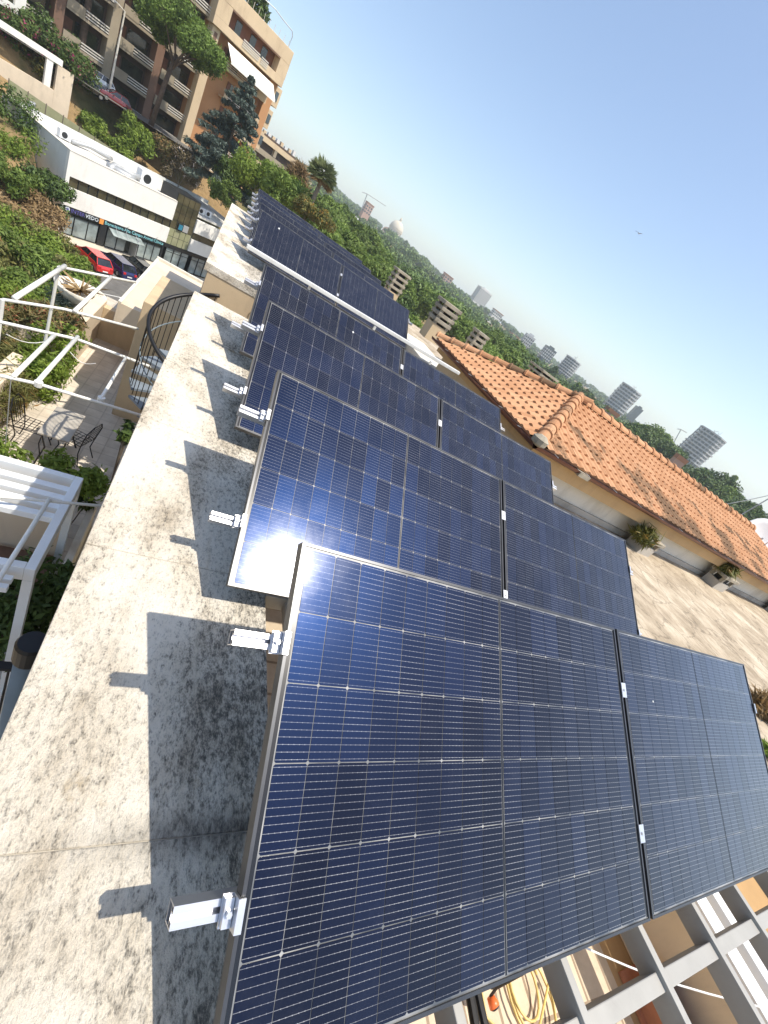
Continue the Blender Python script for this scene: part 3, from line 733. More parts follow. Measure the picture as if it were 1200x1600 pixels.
def ridge_line(a, b, dirty0=0):
    a = Vector(a); b = Vector(b); d = b - a; L = d.length; d.normalize(); n = int(L / .34)
    x = d.cross(Vector((0, 0, 1))).normalized(); z = x.cross(d)
    for i in range(n + 1):
        p = Vector(rel(*(a + d * (i * L / (n + .4)))))
        o = link("ridge_tile", ME_ridge2 if (i < dirty0 or random.random() < .25) else ME_ridge, None, t)
        m4 = Matrix((x, d, z)).transposed().to_4x4(); m4.translation = p + Vector((0, 0, .045 + random.uniform(0, .01))); o.matrix_local = m4
ridge_line((EX - .02, EY0 - .02, EZ), (AX, AY, AZ), 2)
ridge_line((EX - .02, EY1 + .02, EZ), (AX, AY, AZ), 1)
ridge_line((AX, AY, AZ), (XE, AY, AZ), 0)
MB().lathe([(.06, -.03), (.11, .0), (.12, .07), (.05, .12)], rel(EX - .05, EY0 - .05, EZ), 10).build("hip_end_mortar", M['vent_concrete'], t)

# ------------------------------------------------------------------ concrete vents and chimneys
def vent(name, label, loc, w, dpt, n, base, rz, slab_h=.055, gap=.055, mat='vent_concrete', base_mat='greyish', group=None):
    t = thing(name, label, "chimney", loc, rz, group)
    MB().box(-w * .42, w * .42, -dpt * .42, dpt * .42, -.3, base).build("shaft", M[base_mat], t)
    z = base
    for i in range(n):
        for sx in (-1, 1):
            for sy in (-1, 1):
                MB().box(sx * w * .36 - .035, sx * w * .36 + .035, sy * dpt * .36 - .035, sy * dpt * .36 + .035, z, z + gap).build("corner_block", M[mat], t)
        z += gap
        k = .5 + .03 * (i == n - 1)
        MB().box(-w * k, w * k, -dpt * k, dpt * k, z, z + slab_h).build("louvre_slab", M[mat], t, bevel=.008); z += slab_h
    MB().box(-w * .25, w * .25, -dpt * .25, dpt * .25, base, z - .02).build("flue", M['black_rubber'], t)
    return t
vent("concrete_vent", "low concrete roof vent with dry weeds by the pale house wall", (7.55, 3.28, SLAB), .55, .36, 1, .18, .06, .07, .10, group="low roof vents along the pale wall")
vent("concrete_vent", "low concrete roof vent with green weeds farther along the pale wall", (11.0, 3.30, SLAB), .70, .36, 1, .20, .02, .07, .12, group="low roof vents along the pale wall")
vent("concrete_vent", "low concrete roof vent at the right edge below the tiled eave", (15.2, 3.30, SLAB), .80, .36, 1, .22, 0, .07, .12, group="low roof vents along the pale wall")
def chim(px, py, D, w, n, base, label, rz=.1, g=.07):
    p = far(px, py, D); return vent("louvred_chimney", label, (p.x, p.y, p.z), w, w * .8, n, base, rz, .075, g, base_mat='beige', group="louvred concrete chimneys")
chim(681, 511, 10.3, .48, 4, .06, "louvred concrete chimney at the far corner of the tiled roof", g=.05)
chim(611, 457, 15.5, .52, 4, .05, "louvred concrete chimney with mossy cap behind the far panel row", g=.09)
chim(738, 541, 13.0, .42, 3, .0, "small louvred chimney half hidden behind the tiled hip")
chim(843, 590, 17.0, .95, 2, .0, "wide low louvred chimney behind the tiled ridge")
MB_k = MB().box(-.5, .5, -1.2, 1.2, 0, .22); p = on_z(655, 530, SLAB)
tag(link("roof_kerb_block", MB_k.mesh("roof_kerb_block"), M['pale'], None, (4.25, 8.7, SLAB), bevel=.02), "pale kerb block beside the far right panel end", "kerb")
def weeds(name, label, loc, r, n, size, mat, seed, flat=.8, cat="plant"):
    v = leaf_arrays([(0, 0, r * .5), (r * .6, .1 * r, r * .3), (-r * .5, .2 * r, r * .35)], [r * .8, r * .5, r * .5], n, size, flat, .2, 3.0, seed)
    return tag(link(name, quads_mesh(name, v), M[mat], None, loc), label, cat)
weeds("dry_weeds", "reddish dry weeds growing on the nearest low roof vent", (7.25, 3.2, SLAB + .22), .24, 240, .09, 'leaf_orange', 3)
weeds("green_weeds", "green weeds sprouting from the second low roof vent", (10.8, 3.3, SLAB + .4), .24, 200, .09, 'leaf_olive', 4)
p = on_z(1186, 1112, SLAB)
weeds("roof_grass_tuft", "dry yellow grass tuft on the cement roof beyond the near panel", (p.x, p.y, SLAB), .20, 200, .10, 'leaf_dry', 5, .6)
p = on_z(1196, 1178, SLAB)
weeds("roof_weed", "small green weed at the roof kerb beside the near panel", (p.x, p.y, SLAB), .10, 60, .07, 'leaf_bright', 6, .6)
# satellite dishes and aerial at the right
def dish(px, py, D, r, label, rz):
    p = far(px, py, D); t = thing("satellite_dish", label, "satellite dish", (p.x, p.y, AZ - .1), rz, "white satellite dishes")
    h = p.z - (AZ - .1)
    m4 = Matrix.Rotation(math.radians(62), 3, 'X'); mb = MB(); n = 20
    mb.lathe([(.02, -r * .22), (r * .4, -r * .18), (r * .75, -r * .09), (r, 0.0), (r * .98, .01), (r * .74, -r * .07), (r * .4, -r * .16), (.02, -r * .2)], n=n)
    mb.v = [tuple(m4 @ Vector(v) + Vector((0, 0, h))) for v in mb.v]; mb.build("reflector", M['dish'], t, smooth=True)
    MB().tube([(0, .1, -.3), (0, .1, h)], .025, 8).build("mast", M['galv'], t)
    e = m4 @ Vector((0, 0, r * .9)) + Vector((0, 0, h)); s_ = m4 @ Vector((0, -r, 0)) + Vector((0, 0, h))
    MB().tube([s_, e], .012, 6).tube([e, e + (e - s_) * .1], .035, 8).build("feed_arm", M['galv'], t)
dish(1194, 842, 16.5, .62, "large white satellite dish cut by the right picture edge", -.9)
dish(1172, 836, 18.5, .34, "smaller white satellite dish beside the large one", -.7)
A = far(1140, 815, 19); B = far(1203, 778, 19)
tag(MB().tube([A, A.lerp(B, .5), B], .02, 6).tube([far(1146, 806, 19), far(1160, 822, 19)], .012, 5).build("aerial_boom", M['galv']), "thin aerial boom above the ridge near the dishes", "aerial")
A = far(1128, 789, 30); B = far(1215, 771, 30)
tag(MB().tube([A, A.lerp(B, .5) - Vector((0, 0, .05)), B], .02, 5).build("wire", M['cord']), "thin wire stretched over the tiled ridge at the right", "wire")
# ------------------------------------------------------------------ neighbour terrace below the parapet, left
TZ = -5.2
o = MB().prism([(-0.49, -4), (-0.49, 15.5), (-3.0, 15.5), (-3.0, -4)], TZ - .25, TZ).build("neighbour_terrace_floor", M['terrace']); struct(o)
def box_thing(name, label, cat, b, mat, bevel=.012, group=None):
    return tag(MB().box(*b).build(name, M[mat], bevel=bevel), label, cat, group)
box_thing("terrace_wall", "cream parapet wall along the outer side of the neighbour terrace", "wall", (-3.0, -2.76, 3.0, 8.1, -17, TZ + .95), 'cream')
box_thing("terrace_end_wall", "beige low wall closing the far end of the neighbour terrace", "wall", (-2.5, -0.5, 12.2, 12.45, TZ - .4, TZ + .9), 'beige')
box_thing("terrace_step_wall", "beige stepped wall with pale coping near the planters", "wall", (-2.75, -2.5, 9.6, 12.5, -17, TZ + 1.0), 'cream')
# canopy block: pale flat roof with lip, above a beige pier
t = thing("stair_canopy", "pale flat concrete canopy with raised lip behind the spiral stair", "canopy", (-1.2, 8.6, TZ))
P = on_z(182, 470, -3.6); Q = on_z(247, 405, -3.6)
cx0, cy0, cy1 = (P.x + Q.x) / 2 + 1.2, P.y - 8.6, Q.y - 8.6
MB().box(cx0, .78, cy0, cy1, 1.10, 1.60).build("roof_slab", M['cream'], t, bevel=.01)
MB().box(cx0, .78, cy1 - .09, cy1 - .001, 1.601, 1.69).build("lip", M['pale'], t, bevel=.01)
MB().box(cx0, cx0 + .07, cy0, cy1 - .092, 1.601, 1.63).build("lip", M['pale'], t)
MB().box(cx0 + .55, .70, cy0 + .25, cy1 - .2, 0.001, 1.099).build("pier", M['beige'], t)
box_thing("stair_pier", "beige plastered pier beside the spiral stair", "pier", (-1.37, -.5, 8.75, 11, TZ, -2.5), 'beige')
# spiral stair
SC = Vector((-0.36, 5.60, TZ)); t = thing("spiral_stair", "black and blue-grey iron spiral stair beside the parapet", "staircase", SC)
MB().tube([(0, 0, 0), (0, 0, 3.4)], .05, 12).build("column", M['black_iron'], t)
def hz(a): return 4.0 - (a - 110) * .005          # handrail height above terrace floor
hr = [(0.60 * math.cos(math.radians(a)), 0.60 * math.sin(math.radians(a)), hz(a)) for a in range(80, 440, 8)]
MB().tube(hr, .026, 8).build("handrail", M['black_iron'], t, smooth=True)
hr2 = [(x, y, z - .42) for x, y, z in hr]
MB().tube(hr2, .009, 5).build("mid_rail", M['blue_grey'], t)
for k, a in enumerate(range(84, 430, 8)):
    x, y = 0.60 * math.cos(math.radians(a)), 0.60 * math.sin(math.radians(a))
    MB().tube([(x, y, hz(a) - .02), (x, y, max(.02, hz(a) - .92))], .0055, 5).build("baluster", M['black_iron'], t)
for k, a in enumerate(range(92, 430, 26)):
    z = hz(a) - .95
    if z < .05: break
    a0, a1 = math.radians(a - 14), math.radians(a + 14); mb = MB()
    mb.prism([(.06 * math.cos(a0), .06 * math.sin(a0)), (.62 * math.cos(a0), .62 * math.sin(a0)), (.62 * math.cos(a1), .62 * math.sin(a1)), (.06 * math.cos(a1), .06 * math.sin(a1))], z, z + .035)
    mb.build("tread", M['tread'], t)
# tube pergola
PZ = -2.7
t = thing("tube_pergola", "white steel tube pergola over the neighbour terrace", "pergola", (-1.5, 4.5, PZ))
def R_(p, dz=0): return (p.x + 1.5, p.y - 4.5, dz)
def G(px, py): return on_z(px, py, PZ)
b1 = [G(92, 417), G(212, 441)]; b2 = [G(4, 468), G(100, 483), G(216, 514)]; b3 = [G(-60, 488), G(0, 503), G(120, 530), G(262, 583)]; b4 = [G(-60, 570), G(0, 587), G(60, 600), G(240, 655)]; b5 = [G(-60, 770), G(0, 776), G(175, 792)]
for pts, w in ((b1, .05), (b2, .045), (b3, .045), (b4, .042), (b5, .03)):
    MB().tube([R_(p) for p in pts], w / 2, 10).build("cross_tube", M['white_tube'], t, smooth=True)
for a, b, w in (((101, 418), (22, 469), .075), ((173, 435), (116, 489), .065), ((84, 527), (20, 592), .055), ((121, 529), (58, 600), .055), ((196, 561), (158, 624), .042), ((76, 784), (-8, 918), .038)):
    MB().tube([R_(G(*a), .03), R_(G(*b), .03)], w / 2, 10).build("long_tube", M['white_tube'], t, smooth=True)
for p in ((92, 417), (4, 468)):
    q = G(*p); MB().tube([R_(q), R_(q, TZ - PZ + .95)], .028, 10).build("post", M['white_tube'], t)
for p in ((60, 600), (158, 624)):
    q = G(*p); MB().tube([R_(q, -.03), R_(q, .035)], .045, 10).build("bracket_plate", M['white_tube'], t)
q = G(0, 587); MB().tube([R_(q + Vector((.1, 0, 0))), R_(q + Vector((.12, 0.1, 0)), -1.2)], .006, 5).build("tie_cable", M['galv'], t)
for a, b, sag in (((95, 430), (125, 440), .05), ((10, 520), (80, 530), .08), ((110, 548), (150, 566), .08)):
    A, B = G(*a), G(*b); MB().tube([R_(A.lerp(B, s), -.02 - sag * math.sin(math.pi * s)) for s in np.linspace(0, 1, 7)], .005, 5).build("sagging_wire", M['cord'], t)
# louvred pergola, lower left
LZ = -2.8
def L_(px, py): return on_z(px, py, LZ)
c1, c2, c3 = L_(131, 747), L_(50, 890), L_(0, 708)
t = thing("louvred_pergola", "white aluminium louvred pergola at the left picture edge", "pergola", (c1.x, c1.y, LZ))
yA, yB = 0.0, c2.y - c1.y
MB().box(-.075, 0, yB, yA, -.16, 0).build("side_beam", M['white_alu'], t, bevel=.006)
MB().box(-2.2, -.0755, yA - .075, yA, -.16, 0).build("end_beam", M['white_alu'], t, bevel=.006)
MB().box(-2.2, -.0755, yB, yB + .075, -.16, 0).build("end_beam", M['white_alu'], t, bevel=.006)
for i in range(4):
    y = yA - .17 - i * .145
    MB().box(-2.2, -.076, y - .075, y, -.10, -.03).build("louvre", M['white_alu'], t, bevel=.004)
for i in range(2):
    y = yB - .06 - i * .09; MB().box(-2.2, -.12, y - .05, y, -.10, -.04).build("louvre", M['white_alu'], t, bevel=.004)
MB().box(-.075, 0, yA - .075, yA, TZ - LZ, -.161).build("post", M['white_alu'], t)
MB().box(-.075, 0, yB, yB + .075, TZ - LZ, -.161).build("post", M['white_alu'], t)
w = on_z(60, 800, -4.1)
box_thing("planter_wall", "cream planter wall under the louvred pergola", "wall", (-4, w.x + .35, w.y - .05, w.y + .12, TZ, -4.1), 'cream')
box_thing("dark_deck", "dark wooden deck table in shade under the louvred pergola", "deck", (-4, w.x + .30, w.y - 1.0, w.y - .1, TZ + .4, TZ + .46), 'wood')
box_thing("terrace_side_kerb", "pale low kerb beside the louvred pergola", "kerb", (w.x + .42, w.x + .52, w.y - 2.2, w.y + 1.1, TZ, TZ + .5), 'pale')
# black capped blue-grey post + iron railing at the lower left
p = on_z(50, 1010, -1.25)
t = thing("capped_post", "blue-grey flue post with black cap beside the parapet", "post", (p.x, p.y, TZ))
MB().tube([(0, 0, 0), (0, 0, 3.90)], .050, 16).build("shaft", M['blue_grey'], t, smooth=True)
MB().lathe([(.056, 3.86), (.060, 3.87), (.060, 3.97), (.052, 3.985)], n=20).build("cap", M['black_iron'], t)
p = on_z(20, 1040, -3.6)
t = thing("iron_railing", "black flat iron railing at the lower left picture edge", "railing", (p.x, p.y, TZ))
MB().box(-1.2, .05, -.035, .035, 1.56, 1.60).build("top_rail", M['black_iron'], t)
for i in range(9): MB().tube([(-.02 - i * .12, 0, .1), (-.02 - i * .12, 0, 1.56)], .011, 6).build("bar", M['black_iron'], t)
# garden table and chairs
p = on_z(86, 660, TZ + .74)
t = thing("garden_table", "square grey stone-topped garden table with black iron legs", "table", (p.x + .10, p.y + .05, TZ), 0.0)
s = .22
MB().box(-s, s, -.47, .47, .70, .735).build("table_top", M['stone_top'], t, bevel=.006)
for sx in (-1, 1):
    for sy in (-1, 1):
        MB().tube([(sx * .2, sy * .42, 0), (sx * .12, sy * .30, .35), (sx * .18, sy * .40, .69)], .014, 6).build("leg", M['black_iron'], t)
def iron_chair(px, py, rz, label):
    p = on_z(px, py, TZ + .45); t = thing("garden_chair", label, "chair", (p.x, p.y, TZ), rz, "black iron garden chairs")
    mb = MB()
    for i in range(6): mb.tube([(-.2 + .08 * i, -.2, .45), (-.2 + .08 * i, .2, .45)], .006, 5)
    for i in range(6): mb.tube([(-.2, -.2 + .08 * i, .452), (.2, -.2 + .08 * i, .452)], .006, 5)
    mb.build("seat", M['black_iron'], t)
    mb = MB(); mb.tube([(-.2, .2, .45), (-.22, .26, .75), (-.1, .3, .9), (.1, .3, .9), (.22, .26, .75), (.2, .2, .45)], .011, 6)
    for i in range(5): mb.tube([(-.14 + .07 * i, .2, .45), (-.12 + .06 * i, .29, .86)], .005, 5)
    mb.build("backrest", M['black_iron'], t)
    for sx in (-1, 1):
        for sy in (-1, 1): MB().tube([(sx * .22, sy * .24, 0), (sx * .17, sy * .17, .25), (sx * .2, sy * .2, .45)], .010, 6).build("leg", M['black_iron'], t)
iron_chair(120, 683, -1.9, "black iron chair on the right side of the stone table")
iron_chair(52, 665, 1.5, "black iron chair on the left side of the stone table")
# greenery on and around the terrace
def shrub(name, label, c, blobs, n, size, mat, seed, stem=True, cat="shrub", group=None, asp=1.6, shell=.35, flat=1.0):
    c = Vector(c); cs = [(b[0], b[1], b[2]) for b in blobs]; rs = [b[3] for b in blobs]
    t = thing(name, label, cat, c, 0, group)
    link("foliage", quads_mesh("foliage", leaf_arrays(cs, rs, n, size, flat, shell, asp, seed)), M[mat], t)
    if stem:
        mb = MB(); g = random.Random(seed)
        for b in blobs[:5]: mb.tube([(g.uniform(-.1, .1) * rs[0], g.uniform(-.1, .1) * rs[0], 0), (b[0] * .5, b[1] * .5, b[2] * .5), (b[0], b[1], b[2])], .03 * rs[0] + .006, 5, .01)
        mb.build("stem", M['bark_grey'], t)
    return t
def blobs(n, rx, ry, rz, r, seed, z0=0):
    g = np.random.default_rng(seed); return [(g.uniform(-rx, rx), g.uniform(-ry, ry), z0 + g.uniform(.2, 1) * rz, r * g.uniform(.6, 1.2)) for _ in range(n)]
p = on_z(55, 708, -3.6); shrub("wisteria", "leafy green climber over the end of the louvred pergola", (p.x, p.y, TZ), [(x, y, z + 1.2, r) for x, y, z, r in blobs(18, .75, .2, .4, .2, 11)], 330, .055, 'leaf_bright', 11)
p = on_z(125, 745, -4.0); shrub("climber_tip", "dark green shoots hanging past the louvred pergola corner", (p.x, p.y, TZ), [(x, y, z + .5, r) for x, y, z, r in blobs(6, .18, .25, .35, .13, 12)], 90, .07, 'leaf_dark', 12)
p = on_z(25, 935, -4.0); shrub("potted_shrub", "dark leafy shrub in shade below the louvred pergola", (p.x, p.y, TZ), [(x, y, z + .5, r) for x, y, z, r in blobs(18, .45, .45, .7, .24, 13)], 300, .065, 'leaf_dark', 13)
for i, (a, b, lab) in enumerate(((112, 893, "small dark vine sprig beside the parapet edge, lower one"), (200, 668, "dark vine sprig at the parapet edge below the spiral stair"))):
    p = on_z(a, b, -3.9); shrub("vine_sprig", lab, (p.x, p.y, TZ), [(x, y, z + .9, r) for x, y, z, r in blobs(5, .1, .15, .4, .1, 14 + i)], 40, .09, 'leaf_dark', 14 + i)
p = on_z(52, 575, -4.6); shrub("terrace_hedge", "bright green hedge plant beside the cream terrace wall", (p.x + .05, p.y + .5, TZ), blobs(22, .28, 1.0, .95, .26, 16), 300, .06, 'leaf_bright', 16)
p = on_z(15, 560, -4.2); shrub("dry_round_shrub", "big dry brown rounded shrub behind the terrace wall", (p.x - .4, p.y + .2, TZ - .2), blobs(30, .75, 1.0, 1.1, .42, 17), 420, .06, 'leaf_olive', 17, asp=3)
p = on_z(62, 497, -4.3)
box_thing("planter_box", "cream rectangular planter box holding reddish succulents", "planter", (p.x - .65, p.x + .65, p.y - .5, p.y + .5, -17, -4.42), 'cream')
shrub("red_succulents", "reddish succulents filling the cream planter box", (p.x, p.y, -4.42), blobs(18, .55, .4, .25, .2, 18), 200, .11, 'leaf_red', 18, asp=3.2, stem=False, cat="plant")
p = on_z(128, 446, -4.5)
t = thing("dry_palm_bowl", "dry tan palm in a wide pale bowl planter", "plant", (p.x, p.y, -5.1))
MB().lathe([(.3, 0), (.5, .3), (.62, .5), (.56, .5), (.45, .35), (.1, .32)], n=24).build("bowl", M['pale'], t, smooth=True)
v = []
g = np.random.default_rng(19)
for k in range(60):
    a = g.uniform(0, 2 * math.pi); l_ = g.uniform(.35, .7); e = g.uniform(-.2, .7); d = np.array([math.cos(a), math.sin(a), e]); q = np.array([-math.sin(a), math.cos(a), 0]) * .03
    o_ = np.array([0, 0, .45]); v += [o_ - q, o_ + d * l_ * .6 - q, o_ + d * l_ + [0, 0, -.1 * l_], o_ + q]
link("fronds", quads_mesh("fronds", np.array(v)), M['leaf_dry'], t)
p = on_z(100, 470, -5.1)
shrub("silver_herb", "grey-green thin shrub between the planters", (p.x, p.y, TZ - .3), blobs(12, .4, .45, .6, .26, 20), 220, .05, 'leaf_cedar', 20, asp=3)
p = on_z(30, 478, -5.1)
shrub("terrace_bush", "green bush at the left end of the tube pergola", (p.x - .1, p.y + .2, TZ - .4), blobs(16, .6, .5, .8, .3, 21), 300, .06, 'leaf_bright', 21)
# ------------------------------------------------------------------ terrain
def smooth(a, b, x):
    t = np.clip((x - a) / (b - a), 0, 1); return t * t * (3 - 2 * t)
def height(x, y):
    dx, dy = x - CAM[0], y - CAM[1]; r = np.hypot(dx, dy); az = np.degrees(np.arctan2(dx, dy))
    base = -16.75 + 0 * r
    # left bank: up to the street above the white building
    e = (dx * -0.70 + dy * 0.714)                      # distance behind the facade line direction
    left = smooth(62.0, 72.0, e) * 12.2
    lw = 1 - smooth(-2.0, 9.0, az)
    # right: wooded valley, then hills closing the horizon
    hill = smooth(150, 1000, r) * (20 + 6 * np.sin(az * .11) + 3 * np.sin(az * .43)) + smooth(700, 1600, r) * (20 + 7 * np.sin(az * .16 + 1))
    near_r = smooth(30, 90, r) * 3.5
    # planted bank in front of the car park at the far left
    bank = (1 - smooth(-17.0, -14.4, az)) * smooth(44, 64, r) * 6.5
    h = base + np.maximum(left * lw, bank) + (near_r + hill) * smooth(1.0, 9.0, az) + hill * .7 * (1 - smooth(1, 9, az)) * smooth(120, 300, r)
    h = np.where(r > 1700, h - smooth(1700, 4000, r) * 45, h)
    return h
def hgt(x, y): return float(height(np.array([x]), np.array([y]))[0])
rs = np.concatenate([np.linspace(1, 40, 14), np.linspace(43, 130, 50), np.geomspace(135, 9000, 60)])
azs = np.radians(np.concatenate([np.linspace(-180, -40, 15), np.linspace(-36, -1, 56), np.linspace(0, 100, 61), np.linspace(106, 174, 12)]))
RR, AA = np.meshgrid(rs, azs, indexing='ij')
X = CAM[0] + RR * np.sin(AA); Y = CAM[1] + RR * np.cos(AA); Z = height(X, Y)
nr, na = RR.shape
verts = np.stack([X, Y, Z], -1).reshape(-1, 3)
mb = MB(); mb.v = [tuple(v) for v in verts]
for i in range(nr - 1):
    for j in range(na):
        k = (j + 1) % na; mb.f.append((i * na + j, (i + 1) * na + j, (i + 1) * na + k, i * na + k))
mb.f.append(tuple(range(na - 1, -1, -1)))
def ground_mat():
    m, n, l, b = new_mat("ground_grass_and_soil")
    v = coords(n, l)
    c = ramp(n, l, noise(n, l, v, .12, 8, .65), [(0.30, (0.06, 0.07, 0.022)), (0.42, (0.15, 0.13, 0.05)), (0.52, (0.30, 0.20, 0.095)), (0.7, (0.38, 0.26, 0.125))])
    c = mixc(n, l, .6, c, ramp(n, l, noise(n, l, v, 1.7, 6, .7), [(.3, (.6, .6, .55)), (.7, (1.1, 1.1, 1.05))]), 'MULTIPLY')
    l.new(c, b.inputs['Base Color']); b.inputs['Roughness'].default_value = .95; bump(n, l, noise(n, l, v, 3, 6, .7), .7, .2, b); return m
g_o = mb.build("ground", ground_mat(), smooth=True); struct(g_o)

# ------------------------------------------------------------------ white building with shop front
GZ = -16.7
W0 = Vector((-15.0, 57.4, GZ)); WD = Vector((.716, .698, 0)).normalized(); WR = math.atan2(WD.y, WD.x)
wb = thing("white_office", "white two-storey commercial building with ribbon window and shop front", "building", W0, WR)
H = 7.9; FL = 12.0; DEP = 11.3
def prt(name, b, mat, parent=None, bevel=0): return MB().box(*b).build(name, M[mat], parent or wb, bevel=bevel)
# upper bands (front wall split round the ribbon window)
prt("front_wall", (0, FL, -.15, .25, 5.75, H), 'white_wall'); prt("front_wall", (0, FL, -.15, .25, 3.05, 4.78), 'white_wall')
prt("front_wall", (0, .35, -.15, .25, 4.781, 5.749), 'white_wall'); 
prt("side_wall", (0, .30, .251, DEP, 0.0, H), 'side_wall'); prt("back_wall", (.301, 26, DEP - .3, DEP, 0, H), 'side_wall')
prt("corner_pier", (0, .22, -.14, .24, 0, 3.049), 'white_wall')
prt("roof", (.301, 26, .251, DEP - .301, H - .65, H - .42), 'roof_felt')
prt("parapet_cap", (-.03, .34, -.18, DEP, H + .001, H + .06), 'pale'); prt("parapet_cap", (.341, FL, -.18, .29, H + .001, H + .06), 'pale')
prt("downpipe", (-.10, -.005, 4.6, 4.72, 0, H - .4), 'galv')
for i in range(12):
    x = .36 + i * (FL - .42) / 12
    w_ = prt("window", (x + .03, x + (FL - .42) / 12 - .03, .05, .10, 4.80, 5.73), 'dark_glass' if i % 3 else 'olive_glass')
    MB().box(x - .03, x + .03, -.02, .12, 4.79, 5.74).build("mullion", M['dark_panel'], w_)
prt("sign_band", (0.23, FL - .1, -.10, .24, 2.46, 3.045), 'dark_panel')
prt("inner_wall", (.23, 26, .9, 1.0, 0, 3.0), 'dark_panel')
shop = [(.35, 1.5), (1.6, 2.9), (2.98, 4.0), (5.05, 6.2), (6.28, 7.3), (8.9, 9.8), (9.88, 10.75), (10.83, 11.7)]
for a, b in shop:
    w_ = prt("shop_window", (a, b, .05, .10, .32, 2.15), 'shop_glass')
    MB().box(a - .06, a - .005, -.02, .12, .25, 2.45).build("mullion", M['dark_panel'], w_); MB().box(a, b, -.02, .12, 2.151, 2.22).build("transom", M['dark_panel'], w_)
    MB().box(a, b, .05, .10, 2.221, 2.44).build("top_light", M['dark_glass'], w_); MB().box(a, b, -.02, .12, .2, .319).build("sill", M['dark_panel'], w_)
prt("plinth", (.23, FL, -.05, .20, 0, .199), 'pavement')
prt("pillar", (4.1, 4.85, -.08, .22, 0.2, 2.45), 'dark_panel'); prt("pillar", (11.75, 12.0, -.08, .22, 0.2, 2.45), 'dark_panel')
d_ = prt("door", (7.45, 8.05, .30, .36, 0.2, 2.4), 'dark_glass'); prt("door", (8.12, 8.75, .30, .36, 0.2, 2.4), 'dark_panel')
MB().box(8.06, 8.11, -.9, .3, .2, 2.35).build("door_edge", M['galv'], d_)
mb = MB(); mb.quad((5.0, -.12, 2.42), (5.0, -1.15, 2.05), (8.8, -1.15, 2.05), (8.8, -.12, 2.42)).quad((5.0, -.12, 2.38), (8.8, -.12, 2.38), (8.8, -1.15, 2.01), (5.0, -1.15, 2.01))
mb.quad((5.0, -1.15, 2.01), (8.8, -1.15, 2.01), (8.8, -1.15, 2.05), (5.0, -1.15, 2.05)); cn = mb.build("glass_canopy", M['shop_glass'], wb)
for x in (5.6, 6.8, 8.0): MB().tube([(x, -.12, 2.9), (x, -1.0, 2.1)], .02, 5).build("canopy_rod", M['galv'], cn)
def text(body, x, z, size, mat, parent, y=-.112, w=None):
    cu = bpy.data.curves.new("lettering", 'FONT'); cu.body = body; cu.size = size; cu.extrude = .02; cu.resolution_u = 2
    tmp = bpy.data.objects.new("lettering_src", cu); col.objects.link(tmp)
    dg = bpy.context.evaluated_depsgraph_get(); me = bpy.data.meshes.new_from_object(tmp.evaluated_get(dg)); bpy.data.objects.remove(tmp)
    me.materials.clear(); o = link("lettering", me, M[mat], parent, (x, y, z), (math.pi / 2, 0, 0))
    if w:
        xs = [v.co.x for v in me.vertices]; o.scale = (w / (max(xs) - min(xs)), 1, 1)
    return o
text("INTER", 1.0, 2.56, .50, 'sign_blue', wb, w=1.35); text("VEDO", 2.42, 2.56, .52, 'sign_pale', wb, w=1.35)
MB().lathe([(.22, 0), (.22, .04)], n=18).build("sign_emblem", M['sign_pale'], wb).matrix_local = Matrix.Translation((.66, -.112, 2.76)) @ Matrix.Rotation(math.pi / 2, 4, 'X')
MB().lathe([(.11, 0.041), (.11, .06)], n=14).build("sign_emblem_core", M['sign_blue'], wb).matrix_local = Matrix.Translation((.66, -.112, 2.76)) @ Matrix.Rotation(math.pi / 2, 4, 'X')
prt("sign_square", (3.88, 4.32, -.15, -.101, 2.48, 3.0), 'sign_orange')
for s_, x0, x1 in (("Benessere", 4.45, 6.55), ("Alta", 6.68, 7.45), ("Campo", 7.58, 8.95), ("Animal", 9.08, 10.3), ("Clinica", 10.42, 11.75)):
    text(s_, x0, 2.60, .48, 'sign_teal', wb, w=x1 - x0)
for x in (2.3, 6.9, 10.6): MB().tube([(x, -.12, 3.05), (x, -.5, 3.35)], .025, 5).build("sign_lamp", M['galv'], wb)
# glazed stair tower
T0, T1 = FL + .001, 15.4
prt("tower_wall", (T0, T1, .12, .4, 2.9, H + 1.0), 'dark_panel'); prt("tower_side", (T0, T1, .401, 3, H - .4, H + .98), 'dark_panel')
for i in range(4):
    for j in range(6):
        x = T0 + .06 + i * (T1 - T0 - .1) / 4; z = 2.95 + j * .98
        pn = prt("pane", (x, x + (T1 - T0 - .1) / 4 - .06, .05, .118, z, z + .92), 'olive_glass' if j > 1 else 'mesh_green')
t_ = prt("hanging_sign", (T0 + 1.0, T0 + 1.75, -.12, .02, 4.95, 5.75), 'dark_panel'); MB().box(T0 + 1.1, T0 + 1.65, -.135, -.121, 5.05, 5.65).build("sign_face", M['sign_cyan'], t_)
prt("blank_panel", (T0 + 1.8, T0 + 2.6, -.02, .045, 4.95, 5.75), 'galv')
# right wing
prt("right_wall", (T1 + .001, 26, -.1, .25, 5.4, H - .9), 'white_wall'); prt("right_wall", (T1 + .001, 26, -.1, .25, 3.0, 4.55), 'white_wall')
prt("right_window", (T1 + .05, 26, .05, .1, 4.56, 5.39), 'dark_glass'); prt("sign_band", (T0, 26, -.08, .24, 2.5, 2.89), 'dark_panel')
for i in range(9):
    x = T0 + .45 + i * 1.15 + (.5 if i > 2 else 0); w_ = prt("shop_window", (x, x + 1.05, .05, .1, .3, 2.0), 'shop_glass')
    MB().box(x, x + 1.05, .05, .10, 2.08, 2.45).build("top_light", M['shop_glass'], w_); MB().box(x - .08, x - .005, -.02, .12, .2, 2.49).build("mullion", M['dark_panel'], w_)
